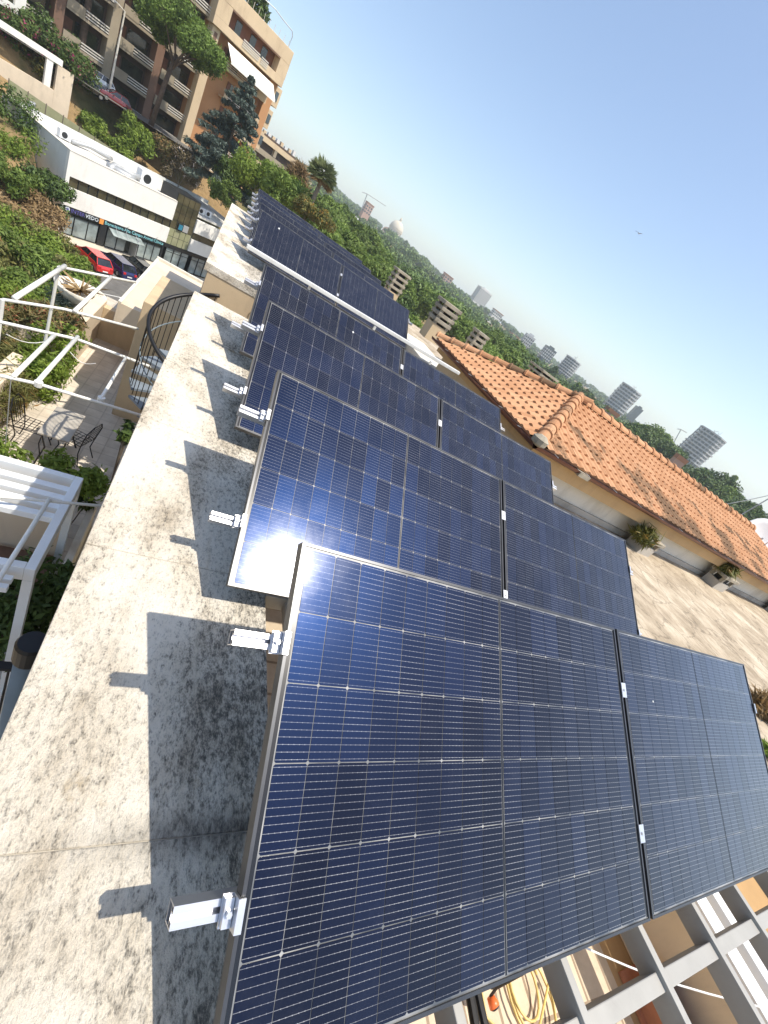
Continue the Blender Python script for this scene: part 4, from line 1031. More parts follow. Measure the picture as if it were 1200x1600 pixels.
# roof clutter
def ac_unit(x, y, s, label, rz=0):
    p = wb.matrix_world if False else None
    c_ = W0 + WD * x + Vector((-WD.y, WD.x, 0)) * y
    t = thing("air_conditioner", label, "air conditioner", (c_.x, c_.y, GZ + H - .42), WR + rz, "air conditioners on the white roof")
    MB().box(-s, s, -s * .5, s * .5, .1, .1 + s * 1.4).build("casing", M['white_alu'], t, bevel=.03)
    f = MB().lathe([(s * .5, 0), (s * .5, .03)], n=16).build("fan_grille", M['dark_panel'], t); f.matrix_local = Matrix.Translation((-.2 * s, -s * .5 - .001, .1 + s * .7)) @ Matrix.Rotation(math.pi / 2, 4, 'X')
    for sx in (-.8, .8): MB().box(sx * s - .05, sx * s + .05, -s * .5, s * .5, 0, .099).build("foot", M['galv'], t)
ac_unit(2.6, 5.6, .55, "small air conditioner near the left roof corner of the white building")
ac_unit(9.8, 2.8, .95, "large boxy air conditioner by the glass stair tower")
ac_unit(16.6, 1.3, .5, "left air conditioner on the low right wing roof"); ac_unit(17.9, 1.5, .5, "right air conditioner on the low right wing roof")
def duct(pts, r, label):
    Q = [W0 + WD * a + Vector((-WD.y, WD.x, 0)) * b + Vector((0, 0, H - .42 + c)) for a, b, c in pts]
    tag(MB().tube(Q, r, 10).build("roof_duct", M['galv'], smooth=True), label, "duct", "metal ducts on the white roof")
duct([(4.6, 1.0, .3), (6.2, 3.0, .45), (7.6, 2.2, .45), (8.9, 2.6, .5)], .28, "winding grey duct across the middle of the white roof")
duct([(3.2, 5.4, .25), (5.4, 6.0, .5), (6.8, 5.2, .5), (8.0, 6.4, .3)], .22, "grey duct towards the back of the white roof")
duct([(.9, 8.4, .2), (1.0, 8.5, 1.2), (1.3, 8.5, 1.2)], .25, "pale vent stack at the left of the white roof")
duct([(5.0, 2.4, .25), (6.6, 1.3, .3), (7.4, 1.2, .3)], .34, "thick duct near the front roof edge of the white building")
# car park and pavement in front
def strip(name, a0, a1, b0, b1, z, mat):
    n2 = Vector((-WD.y, WD.x, 0)); P = [W0 + WD * a + n2 * b for a, b in ((a0, b0), (a1, b0), (a1, b1), (a0, b1))]
    o = MB().quad(*[(p.x, p.y, z) for p in P]).build(name, M[mat]); struct(o); return o
strip("car_park", -22, 40, -60, 0.0, GZ + .03, 'asphalt')
n2 = Vector((-WD.y, WD.x, 0))
o = MB().box(-1, 26, -1.9, -.06, 0, .13).build("pavement", M['pavement']); o.location = W0 + Vector((0, 0, .03)); o.rotation_euler = (0, 0, WR); struct(o)
strip("yellow_line", 7.6, 7.75, -7.6, -2.0, GZ + .036, 'yellow_paint')
for a in (-6, -3.4, -.8, 1.8): strip("bay_line", a, a + .12, -16.5, -12, GZ + .036, 'line_paint')
strip("bay_line", -6, 2, -12.1, -11.98, GZ + .038, 'line_paint')

# ------------------------------------------------------------------ cars
def car(name, label, paint, loc, rz, L=4.1, Wd=1.72, Ht=1.48, group=None):
    t = thing(name, label, "car", loc, rz, group)
    h = Wd / 2
    sect = [(-L / 2, .32, .62, .90), (-L / 2 + .15, .22, .86, .97), (-L / 2 + .95, .2, .98, 1.0), (-L / 2 + 1.45, .2, 1.0, 1.0), (0, .2, 1.0, 1.0), (L / 2 - .75, .2, .98, 1.0), (L / 2 - .12, .24, .92, .97), (L / 2, .34, .72, .92)]
    mb = MB(); ring = []
    for x, z0, z1, k in sect:
        w = h * k; pts = [(-w * .9, z0), (-w, z0 + .12), (-w, (z0 + z1) / 2 + .05), (-w * .94, z1), (w * .94, z1), (w, (z0 + z1) / 2 + .05), (w, z0 + .12), (w * .9, z0)]
        ring.append(len(mb.v)); mb.v += [(x, y, z) for y, z in pts]
    for a, b in zip(ring[:-1], ring[1:]):
        for q in range(8): r_ = (q + 1) % 8; mb.f.append((a + q, a + r_, b + r_, b + q))
    mb.f.append(tuple(ring[0] + q for q in reversed(range(8)))); mb.f.append(tuple(ring[-1] + q for q in range(8)))
    body = mb.build("body", M[paint], t, smooth=False, bevel=.03)
    mb = MB(); zt = Ht; w0, w1 = h * .92, h * .74
    base = [(-L / 2 + .95, 0.97), (L / 2 - .18, 0.93)]; top = [(-L / 2 + 1.65, zt), (L / 2 - .62, zt - .03)]
    P = [(base[0][0], -w0, base[0][1]), (base[1][0], -w0, base[1][1]), (base[1][0], w0, base[1][1]), (base[0][0], w0, base[0][1])]
    Q = [(top[0][0], -w1, top[0][1]), (top[1][0], -w1, top[1][1]), (top[1][0], w1, top[1][1]), (top[0][0], w1, top[0][1])]
    mb.v = P + Q; mb.f = [(0, 1, 5, 4), (1, 2, 6, 5), (2, 3, 7, 6), (3, 0, 4, 7), (4, 5, 6, 7)]
    mb.build("windows", M['car_glass'], t)
    mb = MB(); mb.box(top[0][0] - .06, top[1][0] + .06, -w1 - .02, w1 + .02, zt + .001, zt + .045); mb.build("roof", M[paint], t, bevel=.02)
    for s in (-1, 1):
        for (a, b) in ((0, 0), (1, 1)):
            A = Vector(P[a] if s < 0 else P[3 - a]); B = Vector(Q[b] if s < 0 else Q[3 - b])
            MB().bar(A, B, .07, .07, up=(0, 1, 0)).build("window_pillar", M[paint], t)
        A = (Vector(P[0 if s < 0 else 3]) + Vector(P[1 if s < 0 else 2])) / 2; B = (Vector(Q[0 if s < 0 else 3]) + Vector(Q[1 if s < 0 else 2])) / 2
        MB().bar(A, B, .06, .08, up=(0, 1, 0)).build("window_pillar", M[paint], t)
        MB().box(-L / 2 + 1.35, -L / 2 + 1.5, s * h * 1.0 - .1 * (s < 0), s * h * 1.0 + .1 * (s > 0), .95, 1.07).build("mirror", M[paint], t)
        MB().box(L / 2 - .14, L / 2 + .015, s * h * .70 - .14, s * h * .70 + .14, .66, .86).build("tail_light", M['red_lens'], t)
        MB().box(-L / 2 - .01, -L / 2 + .14, s * h * .66 - .16, s * h * .66 + .16, .56, .70).build("headlight", M['plate'], t)
        for x in (-L / 2 + .78, L / 2 - .72):
            wv = MB().lathe([(.20, -.1), (.31, -.1), (.32, -.06), (.32, .06), (.31, .1), (.20, .1)], n=20).build("wheel", M['tyre'], t)
            wv.matrix_local = Matrix.Translation((x, s * (h - .09), .32)) @ Matrix.Rotation(math.pi / 2, 4, 'X')
            MB().lathe([(.19, -.112), (.05, -.118), (.05, .118), (.19, .112)], n=14).build("rim", M['rim'], wv)
    MB().box(L / 2 - .02, L / 2 + .02, -.26, .26, .42, .53).build("number_plate", M['plate'], t)
    MB().box(L / 2 - .10, L / 2 + .05, -h * .85, h * .85, .24, .38).build("bumper", M['tyre'] if paint == 'car_red' else M[paint], t)
    return t
def ground_at(px, py, z): return on_z(px, py, z)
CZ = GZ + .035
cr = WR - math.pi / 2
p = on_z(146, 404, CZ + .7); car("parked_car", "bright red hatchback parked beside the hedge at the shop front", 'car_red', (p.x, p.y, CZ), cr, group="cars parked at the shop front")
p = on_z(184, 413, CZ + .7); car("parked_car", "dark blue hatchback parked next to the red one", 'car_blue', (p.x, p.y, CZ), cr, 4.3, group="cars parked at the shop front")
p = on_z(205, 414, CZ + .7); car("parked_car", "black car partly hidden behind the cream canopy", 'car_black', (p.x + .7, p.y + .8, CZ), cr, 4.3, group="cars parked at the shop front")

# ------------------------------------------------------------------ fence, slope and upper street
def fence(px0, px1, D0, D1, h, n, label):
    A = far(*px0, D0); B = far(*px1, D1); t = thing("mesh_fence", label, "fence", (A.x, A.y, A.z - h))
    for i in range(n):
        a = A.lerp(B, i / n) - A; b = A.lerp(B, (i + 1) / n) - A
        MB().quad((a.x, a.y, a.z), (b.x, b.y, b.z), (b.x, b.y, b.z + h), (a.x, a.y, a.z + h)).build("fence_panel", M['mesh_green'], t)
        MB().tube([(a.x, a.y, a.z - .5), (a.x, a.y, a.z + h + .1)], .05, 6).build("post", M['bark_grey'], t)
fence((14, 124), (345, 347), 73.5, 83, 1.7, 16, "olive mesh fence along the slope behind the white building")
SZ = -4.5
def street_quad():
    A = polar(-30, 74.5, SZ); B = polar(-3, 86, SZ); C_ = polar(-3, 97, SZ); D_ = polar(-30, 86, SZ)
    o = MB().quad(A, B, C_, D_).build("upper_street", M['asphalt']); struct(o)
street_quad()
p = far(137, 128, 82); car("street_car", "black car parked on the upper street by the lamp post", 'car_black', (p.x, p.y, p.z - .9), .45, group="cars on the upper street")
p = far(150, 122, 85); car("street_car", "silver car parked behind the black one on the upper street", 'car_silver', (p.x, p.y, p.z - .7), .45, group="cars on the upper street")
p = far(170, 150, 82); car("street_car", "dark red car at the foot of the street lamp", 'car_darkred', (p.x + .5, p.y + .6, p.z - .6), .45, L=3.6, group="cars on the upper street")
p = far(171, 140, 84); q = far(184, 8, 84)
t = thing("street_lamp", "tall pale street lamp on the upper street before the apartments", "street lamp", p)
MB().tube([(0, 0, -.5), (0, 0, q.z - p.z)], .14, 10, .08).build("pole", M['railing'], t)
MB().tube([(0, 0, q.z - p.z - .05), (-.8, -.5, q.z - p.z + .15)], .05, 6).build("arm", M['railing'], t); MB().box(-1.2, -.75, -.65, -.35, q.z - p.z + .08, q.z - p.z + .2).build("lamp_head", M['galv'], t)
# cream garden wall with openings at the far left
A = polar(-24, 74, 0); B = polar(-14.5, 78, 0); d = (B - A); L = d.length
t = thing("garden_wall", "cream garden wall with open frames under bougainvillea", "wall", (A.x, A.y, -8.5), math.atan2(d.y, d.x))
MB().box(0, L - 1.6, 0, .4, -2, 1.7).build("lower_wall", M['cream'], t); MB().box(0, L - 1.2, -.05, .45, 4.2, 4.75).build("top_beam", M['white_wall'], t)
MB().box(L - 1.6, L, -.02, .42, -2, 4.15).build("end_pier", M['cream'], t)
for x in (L - 2.3, L - 7.4, L - 8.6): MB().box(x - .3, x + .3, .02, .38, 1.701, 4.199).build("pillar", M['white_wall'], t)
mb = MB(); mb.box(0, L - 1.6, 3, 3.2, 1, 4.0); mb.build("inner_screen", M['leaf_dark'], t)
# white building corner, top left
A = far(38, 32, 84)
t = thing("white_villa", "corner of a white villa at the top left picture corner", "house", (A.x, A.y, A.z), .5)
MB().box(-12, 0, 0, 8, 0.0, .7).build("floor_slab", M['white_wall'], t); MB().box(-.9, 0, 0, .9, .7, 4).build("pillar", M['white_wall'], t)
MB().box(-12, -.9, 1.6, 8, .7, 4).build("wall", M['pale'], t)
for z in (1.2, 1.6): MB().tube([(-12, .1, z), (-.9, .1, z)], .04, 6).build("railing_bar", M['galv'], t)
# ------------------------------------------------------------------ apartment block
A0 = polar(-6.15, 90.5, -7.5); A1 = polar(0.0, 95.5, -7.5); d = A1 - A0; AL = d.length; AR = math.atan2(d.y, d.x)
apt = thing("apartment_block", "cream and orange apartment tower with balconies and cream awning", "building", A0, AR)
def ap(name, b, mat, parent=None, bevel=0): return MB().box(*b).build(name, M[mat], parent or apt, bevel=bevel)
TOP = .77 + .148 * 93 + 7.5       # height above the base
FH = 3.15
ap("core_wall", (.05, AL - .05, 1.5, 14, 0, TOP - .3), 'apt_orange')
ap("left_pier", (0, 1.1, 0, 1.49, 0, TOP - 4.6), 'apt_cream'); ap("right_pier", (AL - 1.3, AL, 0.25, 1.49, 0, TOP - 4.6), 'apt_orange')
pw = ap("small_window", (.35, .8, -.02, .05, TOP - 6.2, TOP - 5.1), 'apt_brown')
# crown block with recessed loggia
ap("crown_band", (-.4, AL + .3, -.5, 1.49, TOP - 1.7, TOP), 'apt_cream', bevel=.05); ap("crown_band", (-.4, AL + .3, -.5, 1.49, TOP - 4.6, TOP - 3.6), 'apt_cream', bevel=.05)
ap("crown_side", (-.4, 1.6, -.5, 1.49, TOP - 3.599, TOP - 1.701), 'apt_cream'); ap("crown_side", (AL - 1.4, AL + .3, -.5, 1.49, TOP - 3.599, TOP - 1.701), 'apt_cream')
ap("loggia_shade", (1.6, AL - 1.4, -.52, .2, TOP - 1.85, TOP - 1.69), 'apt_brown'); ap("loggia_wall", (1.6, AL - 1.4, 1.2, 1.5, TOP - 3.6, TOP - 1.7), 'shutter')
for x in (3.2, 5.6, 7.6):
    if x < AL - 2: ap("window", (x, x + .9, 1.1, 1.19, TOP - 3.5, TOP - 2.0), 'dark_glass')
def rail(x0, x1, y, z, parent):
    for i in range(4): MB().box(x0, x1, y - .03, y + .03, z + .12 + i * .24, z + .24 + i * .24).build("rail_slat", M['railing'], parent)
rail(4.0, 6.8, -.55, TOP - 4.3, apt); rail(7.1, 8.3, -.55, TOP - 4.3, apt)
k = 0; z = TOP - 4.6 - FH
while z > 0.2:
    b0 = AL * .34 if k else AL * .18
    bal = ap("balcony", (b0, AL - 1.2, -.25, 1.49, z, z + .22), 'apt_cream')
    ap("balcony_front", (AL - 2.8, AL - 1.2, -.26, -.1, z + .221, z + 1.0), 'apt_cream'); ap("balcony_front", (b0, b0 + .6, -.26, -.1, z + .221, z + 1.0), 'apt_cream')
    rail(b0 + .62, AL - 4.0, -.18, z + .1, apt); rail(AL - 3.9, AL - 2.82, -.18, z + .1, apt)
    for x in (b0 + .8, b0 + 2.5, AL - 3.0): 
        w_ = ap("window", (x, x + .95, 1.38, 1.49, z + .25, z + 2.3), 'shutter'); MB().box(x + .5, x + .92, 1.36, 1.379, z + .3, z + 2.25).build("pane", M['dark_glass'], w_)
    # stepped bays on the corner
    bz = ap("corner_bay", (AL + .001, AL + 1.25 - .22 * k, .6, 4, z + .55, z + FH - .05), 'apt_cream', bevel=.03)
    MB().box(AL + .3, AL + .85, .52, .599, z + 1.3, z + 2.5).build("bay_window", M['far_glass'], bz)
    z -= FH; k += 1
mb = MB(); mb.quad((2.2, -.3, TOP - 5.0), (2.3, -2.6, TOP - 6.7), (AL - 1.2, -2.6, TOP - 6.7), (AL - 1.0, -.3, TOP - 5.0)).quad((2.3, -2.6, TOP - 6.7), (2.3, -2.62, TOP - 6.95), (AL - 1.2, -2.62, TOP - 6.95), (AL - 1.2, -2.6, TOP - 6.7))
mb.quad((2.2, -.3, TOP - 5.04), (AL - 1.0, -.3, TOP - 5.04), (AL - 1.2, -2.58, TOP - 6.74), (2.3, -2.58, TOP - 6.74)); mb.build("awning", M['awning'], apt)
for i in range(9): MB().tube([(3.4 + i * .9, .2, TOP), (3.4 + i * .9, .2, TOP + .9)], .03, 5).build("roof_rail_post", M['railing'], apt)
MB().tube([(5.5, .2, TOP + 2.0), (7.2, .2, TOP + 2.15), (8.6, .2, TOP + 2.0), (AL - .7, .2, TOP + 1.9), (AL - .4, .2, TOP + 1.4), (AL - .45, .2, TOP)], .06, 6).build("roof_cable", M['galv'], apt)
# shaded wing to the left
Wg0 = polar(-27, 84, -7.5); Wg1 = A0 + Vector((math.cos(AR), math.sin(AR), 0)) * .2 + Vector((-math.sin(AR), math.cos(AR), 0)) * 1.2; d = Wg1 - Wg0; WL = d.length
wing = thing("apartment_wing", "shaded brown apartment wing with long tan balconies behind the pines", "building", Wg0, math.atan2(d.y, d.x))
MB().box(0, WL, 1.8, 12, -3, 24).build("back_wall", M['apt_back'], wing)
z = -1.2; k = 0
while z < 22:
    for i in range(6):
        x0 = i * WL / 6; x1 = (i + 1) * WL / 6
        b_ = MB().box(x0 + .9, x1 - .1, -.3, 1.79, z, z + .28).build("balcony", M['apt_tan'], wing)
        MB().box(x0 + .9, x0 + (x1 - x0) * .5, -.35, -.2, z + .281, z + 1.15).build("balcony_front", M['apt_tan'], b_)
        for q in range(3): MB().box((x1 - x0) * .5 + x0 + .05, x1 - .15, -.32, -.26, z + .4 + q * .28, z + .53 + q * .28).build("rail_slat", M['railing'], b_)
        MB().box(x0 + (x1 - x0) * .45, x1 - .4, 1.70, 1.79, z + .3, z + 2.5).build("window", M['dark_glass'], wing)
        MB().box(x0 + 1.1, x0 + 2.2, 1.70, 1.79, z + .3, z + 2.4).build("shutter", M['shutter'], wing)
    z += FH; k += 1
for i in range(7):
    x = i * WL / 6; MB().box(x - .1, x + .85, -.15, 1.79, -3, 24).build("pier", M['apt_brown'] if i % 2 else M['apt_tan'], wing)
# roof garden plant
v = leaf_arrays([(0, 0, 1.2), (.9, .2, .9), (-.9, 0, 1.0), (.2, 0, 2.2)], [1.3, .9, .9, 1.0], 350, .3, 1, .2, 1.8, 31)
p = A0 + Vector((math.cos(AR), math.sin(AR), 0)) * (AL * .50) + Vector((0, 0, TOP - .2)) + Vector((-math.sin(AR), math.cos(AR), 0)) * 1.5
tag(link("roof_garden_bush", quads_mesh("roof_garden_bush", v), M['leaf_dark'], None, p), "green bush overhanging the apartment roof edge at the top", "bush")
# second apartment block
A = far(392, 225, 150); B = far(452, 285, 158); A.z = -4; B.z = -4; d = B - A; L2 = d.length
b2_ = thing("far_apartments", "tan apartment block with stacked balconies beyond the cedar", "building", A, math.atan2(d.y, d.x))
top2 = .77 + 150 * .030 + 4
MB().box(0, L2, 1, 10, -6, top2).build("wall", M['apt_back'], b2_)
z = top2 - .5; k = 0
while z > -2:
    MB().box(0, L2 + .3, 0, 1, z - 1.2, z).build("balcony_band", M['apt_tan'] if k % 2 else M['apt_cream'], b2_)
    MB().box(L2 * .48, L2 * .54, .05, 1.1, z - 2.8, z - 1.2).build("partition", M['apt_tan'], b2_)
    z -= 2.9; k += 1
for i in range(10): MB().box(i * L2 / 10 + .2, i * L2 / 10 + 1.0, 1.5, 2.2, top2, top2 + random.uniform(.5, 1.6)).build("roof_stack", M['far_white'] if i % 2 else M['apt_cream'], b2_)

# ------------------------------------------------------------------ trees
def crown_clumps(kind, seed, h, r):
    g = np.random.default_rng(seed); out = []; rr = []
    if kind == 'umbrella':
        n = 34
        for i in range(n):
            a = g.uniform(0, 2 * math.pi); q = math.sqrt(g.random()); x, y = q * r * math.cos(a), q * r * math.sin(a)
            z = h - r * .55 * q * q - g.uniform(0, .28) * r
            out.append((x, y, z)); rr.append(r * g.uniform(.20, .32))
    elif kind == 'round':
        for i in range(30):
            d = g.normal(size=3); d /= np.linalg.norm(d); q = g.random() ** .4
            out.append((d[0] * r * q * .8, d[1] * r * q * .8, h * .6 + d[2] * h * .33 * q)); rr.append(r * g.uniform(.26, .42))
    else:  # tall
        for i in range(30):
            s = g.random(); a = g.uniform(0, 2 * math.pi); q = r * (1 - s) ** .8 * g.uniform(.3, 1)
            out.append((q * math.cos(a), q * math.sin(a), h * (.12 + .86 * s))); rr.append(r * (.18 + .28 * (1 - s)))
    return out, rr
def make_tree(name, label, loc, kind, h, r, n, size, mat, seed, group=None, lean=(0, 0), flat=.62, bark='bark', shell=.7, asp=1.7):
    t = thing(name, label, "tree", loc, 0, group)
    cs, rr = crown_clumps(kind, seed, h, r)
    cs = [(x + lean[0], y + lean[1], z) for x, y, z in cs]
    link("crown", quads_mesh("crown", leaf_arrays(cs, rr, n, size, flat, shell, asp, seed)), M[mat], t)
    mb = MB(); g = random.Random(seed); tr = h * .022 + .08
    hb = h * (.62 if kind == 'umbrella' else .5)
    mid = Vector((lean[0] * .4 + g.uniform(-.2, .2), lean[1] * .4, hb * .5)); topp = Vector((lean[0] * .8, lean[1] * .8, hb))
    mb.tube([(0, 0, -1.5), mid, topp], tr, 9, tr * .65)
    for i in range(0, len(cs), 3):
        c = Vector(cs[i]); mb.tube([topp - Vector((0, 0, g.uniform(0, .15) * h)), topp.lerp(c, .55) - Vector((0, 0, .03 * h)), c], tr * .38, 5, tr * .08)
    mb.build("trunk", M[bark], t, smooth=True)
    return t
# left foreground pine and neighbours
p = far(240, 178, 83); make_tree("stone_pine", "large bright green umbrella pine before the apartment wing", (p.x, p.y, p.z), 'umbrella', 11.6, 4.6, 900, .22, 'leaf_pine', 41, flat=.85, lean=(1.0, 0))
p = far(120, 110, 88); make_tree("stone_pine", "tall dark-trunked pine rising out of the top picture edge", (p.x, p.y, p.z), 'umbrella', 17, 5.0, 420, .28, 'leaf_pine', 42, flat=.85)
def cedar():
    base = far(338, 285, 80); topv = far(356, 92, 80)
    t = thing("blue_cedar", "blue-grey cedar standing in front of the apartment tower", "tree", base)
    h = topv.z - base.z; g = np.random.default_rng(43); cs = []; rr = []
    for lvl in range(15):
        s = lvl / 14; z = h * (.04 + .95 * s); R_c = 5.2 * (1 - s) ** .75 + .25
        for b in range(max(3, int(8 - 4 * s))):
            a = g.uniform(0, 2 * math.pi)
            for q in (.3, .6, .85, 1.0):
                if R_c * q < .2: continue
                cs.append((R_c * q * math.cos(a), R_c * q * math.sin(a), z - .16 * R_c * q + g.uniform(-.2, .2))); rr.append(.34 + .42 * (1 - s) * g.uniform(.7, 1.2))
    link("crown", quads_mesh("crown", leaf_arrays(cs, rr, 110, .24, .6, .2, 2.0, 43)), M['leaf_cedar'], t)
    mb = MB().tube([(0, 0, -2), (0, 0, h * .96)], .32, 9, .05)
    for i in range(0, len(cs), 8): mb.tube([(0, 0, cs[i][2] + .1), cs[i]], .06, 5, .02)
    mb.build("trunk", M['bark'], t)
cedar()
def bush(name, label, px, py, D, rx, rz, n, size, mat, seed, nb=16, r=None, group=None, flat=.9, asp=1.6, dz=0):
    p = far(px, py, D); return shrub(name, label, (p.x, p.y, p.z + dz), blobs(nb, rx, rx * .7, rz, r or rx * .45, seed), n, size, mat, seed, group=group, flat=flat, asp=asp)
bush("blossom_shrub", "dry shrub covered in white blossom on the slope", 278, 292, 80, 1.9, 4.2, 260, .20, 'leaf_white', 51, nb=22, r=.9)
bush("blossom_shrub", "brownish-pink shrub left of the white blossom", 252, 262, 81, 1.5, 3.0, 240, .20, 'leaf_red', 52, nb=16, r=.8)
bush("slope_shrub", "bright green feathery shrub in the middle of the ochre slope", 208, 236, 80, 1.5, 3.6, 260, .26, 'leaf_bright', 53, nb=18, r=.8)
bush("slope_shrub", "low bright green creeper along the mesh fence", 165, 222, 80, 3.0, 1.5, 240, .24, 'leaf_bright', 54, nb=20, r=.8)
bush("slope_shrub", "small green bush on the bare ochre soil", 138, 205, 80, 1.2, 1.5, 220, .22, 'leaf_bright', 55, nb=10, r=.6)
bush("bougainvillea", "pink bougainvillea spilling over the garden wall", 75, 118, 82, 4.0, 3.4, 420, .24, 'leaf_bougain', 56, nb=30, r=1.2)
bush("bougainvillea", "green and magenta creeper at the left end of the garden wall", 18, 72, 80, 3.0, 2.2, 300, .24, 'leaf_bougain', 57, nb=22, r=1.0)
bush("garden_bush", "dark bush between villa and garden wall", 48, 70, 86, 3.5, 3.0, 260, .3, 'leaf_dark', 58, nb=20, r=1.2)
bush("garden_bush", "pale green plants seen through the garden wall openings", 45, 108, 80, 2.5, 2.0, 220, .22, 'leaf_olive', 59, nb=16, r=.7)
bush("tower_bush", "dark green bush below the cedar beside the apartments", 365, 300, 78, 2.6, 4.0, 260, .28, 'leaf_dark', 60, nb=22, r=1.1)
bush("tower_bush", "mid green shrub between the cedar and the far parapet", 345, 322, 74, 1.5, 2.6, 220, .22, 'leaf_forest', 61, nb=14, r=.7)
bush("tower_bush", "rounded green tree foliage above the far parapet corner", 395, 300, 70, 3.0, 3.4, 300, .26, 'leaf_bright', 62, nb=24, r=1.2)
bush("tower_bush", "green shrub mass behind the farthest panel row", 440, 330, 62, 3.2, 3.0, 300, .24, 'leaf_forest', 63, nb=24, r=1.1)
bush("tower_bush", "leafy green bush left of the palm", 425, 312, 66, 2.4, 2.8, 300, .24, 'leaf_bright', 64, nb=18, r=1.0)
bush("orange_bush", "orange-leaved bush below the palm", 487, 345, 58, 2.3, 1.3, 200, .2, 'leaf_orange', 65, nb=22, r=.6)
bush("side_bush", "dense green bush against the white building side wall", 66, 335, 57, 1.4, 3.4, 320, .22, 'leaf_dark', 66, nb=20, r=.8)
# planted bank at the left
bk = [(-6, 235, 60, 2.4, 3.4, 'leaf_bright', "green leafy shrub high on the left bank beside the white wall"), (-22, 190, 66, 3.2, 4.0, 'leaf_dark', "dark shrub at the left edge beside the garden wall"), (2, 285, 55, 1.9, 2.2, 'leaf_forest', "green shrub at the left edge below the tall one"),
      (30, 300, 56, 2.0, 1.4, 'leaf_dry', "dry brown brush on the left bank"), (45, 325, 54, 2.0, 1.2, 'leaf_dry', "tan dead brush below the white side wall"), (10, 345, 50, 2.6, 1.6, 'leaf_dry', "straw-coloured brush at the left edge"),
      (20, 385, 44, 2.6, 2.2, 'leaf_bright', "bright hedge clump at the left edge above the car park"), (45, 378, 46, 2.2, 1.7, 'leaf_olive', "olive hedge clump on the bank in front of the shops"), (80, 392, 47, 1.7, 1.4, 'leaf_olive', "dry-tipped hedge clump left of the red car"),
      (102, 414, 44, 1.2, 1.3, 'leaf_bright', "green hedge clump right below the red car"), (40, 420, 40, 2.2, 1.6, 'leaf_olive', "olive shrub over the parking lines"), (85, 440, 36, 1.6, 1.5, 'leaf_forest', "green shrub behind the far pergola tube"),
      (10, 455, 32, 1.9, 1.8, 'leaf_olive', "olive shrub at the left edge behind the pergola"), (118, 432, 40, 1.2, 1.0, 'leaf_olive', "low shrub behind the glass end of the terrace"), (50, 470, 26, 1.2, 1.2, 'leaf_forest', "green shrub just beyond the planter box"),
      (5, 520, 20, 1.2, 1.4, 'leaf_forest', "green shrub at the left edge beyond the terrace wall"), (20, 400, 40, 1.6, 1.6, 'leaf_forest', "mid green shrub on the lower left bank")]
for i, (px, py, D, rx, rz, mt, lab) in enumerate(bk): bush("bank_shrub", lab, px, py + 12, D, rx, rz, 260, .2 if D > 35 else .14, mt, 70 + i, nb=20, r=rx * .42, group="shrubs on the planted bank")
# palm
p = far(482, 325, 60); t = thing("fan_palm", "fan palm with pale green fronds and shaggy brown skirt", "palm", p)
topz = 4.2
MB().tube([(0, 0, -4), (.1, 0, topz - 1)], .28, 10, .22).build("trunk", M['bark_grey'], t)
g = np.random.default_rng(90); v = []; vd = []
for k in range(150):
    a = g.uniform(0, 2 * math.pi); e = g.uniform(-.75, 1.2); l_ = g.uniform(1.3, 2.0); dd = np.array([math.cos(a) * math.cos(e), math.sin(a) * math.cos(e), math.sin(e)])
    sd = np.array([-math.sin(a), math.cos(a), 0]); c0 = np.array([0, 0, topz - .6]) + dd * l_ * .45
    for q in range(9):
        an = (q - 4) * .28; d2 = dd * math.cos(an) + sd * math.sin(an); d2[2] -= .25 * abs(an); tip = c0 + d2 * l_ * .55; w = np.cross(d2, dd + .01) ; w = np.array([0, 0, .07])
        (v if e > -.35 else vd).extend([c0, c0 + d2 * l_ * .3 + w, tip, c0 + d2 * l_ * .3 - w])
link("fronds", quads_mesh("fronds", np.array(v)), M['leaf_palm'], t); link("dead_skirt", quads_mesh("dead_skirt", np.array(vd)), M['leaf_dry'], t)
# second palm, browner
p = far(455, 300, 66); p.z -= .8; t = thing("brown_palm", "dull brown palm crown beside the fan palm", "palm", p)
v = leaf_arrays([(0, 0, 2.2), (.8, 0, 1.6), (-.8, .2, 1.6), (0, 0, 3.0)], [1.1, 1.0, 1.0, .8], 420, .5, 1, .3, 4, 91)
link("fronds", quads_mesh("fronds", v), M['leaf_dry'], t); MB().tube([(0, 0, -4), (0, 0, 2)], .26, 9).build("trunk", M['bark_grey'], t)

# pines in the middle distance, each a tree of its own
ORDN = ['first', 'second', 'third', 'fourth', 'fifth', 'sixth', 'seventh', 'eighth', 'ninth', 'tenth', 'eleventh', 'twelfth', 'thirteenth', 'fourteenth', 'fifteenth', 'sixteenth', 'seventeenth', 'eighteenth']
mid = [(505, 338, 78, 'u', 5), (530, 352, 92, 'u', 6), (548, 368, 84, 'u', 5), (520, 318, 120, 'u', 6), (556, 342, 130, 'u', 6), (578, 360, 140, 'u', 7), (585, 402, 88, 'u', 6), (604, 398, 110, 'u', 6), (628, 430, 100, 'u', 6), (640, 458, 80, 'r', 4.5), (655, 482, 62, 'r', 4), (650, 420, 150, 'r', 7), (672, 445, 130, 'r', 6),
       (700, 470, 120, 'u', 6), (728, 500, 100, 'u', 5), (720, 478, 150, 'r', 6), (748, 512, 115, 'u', 6), (775, 520, 130, 'u', 6), (770, 545, 90, 'u', 5), (800, 548, 105, 'u', 5), (812, 540, 150, 'u', 6), (540, 325, 180, 'u', 7), (600, 372, 190, 'r', 8), (690, 520, 70, 'r', 4)]
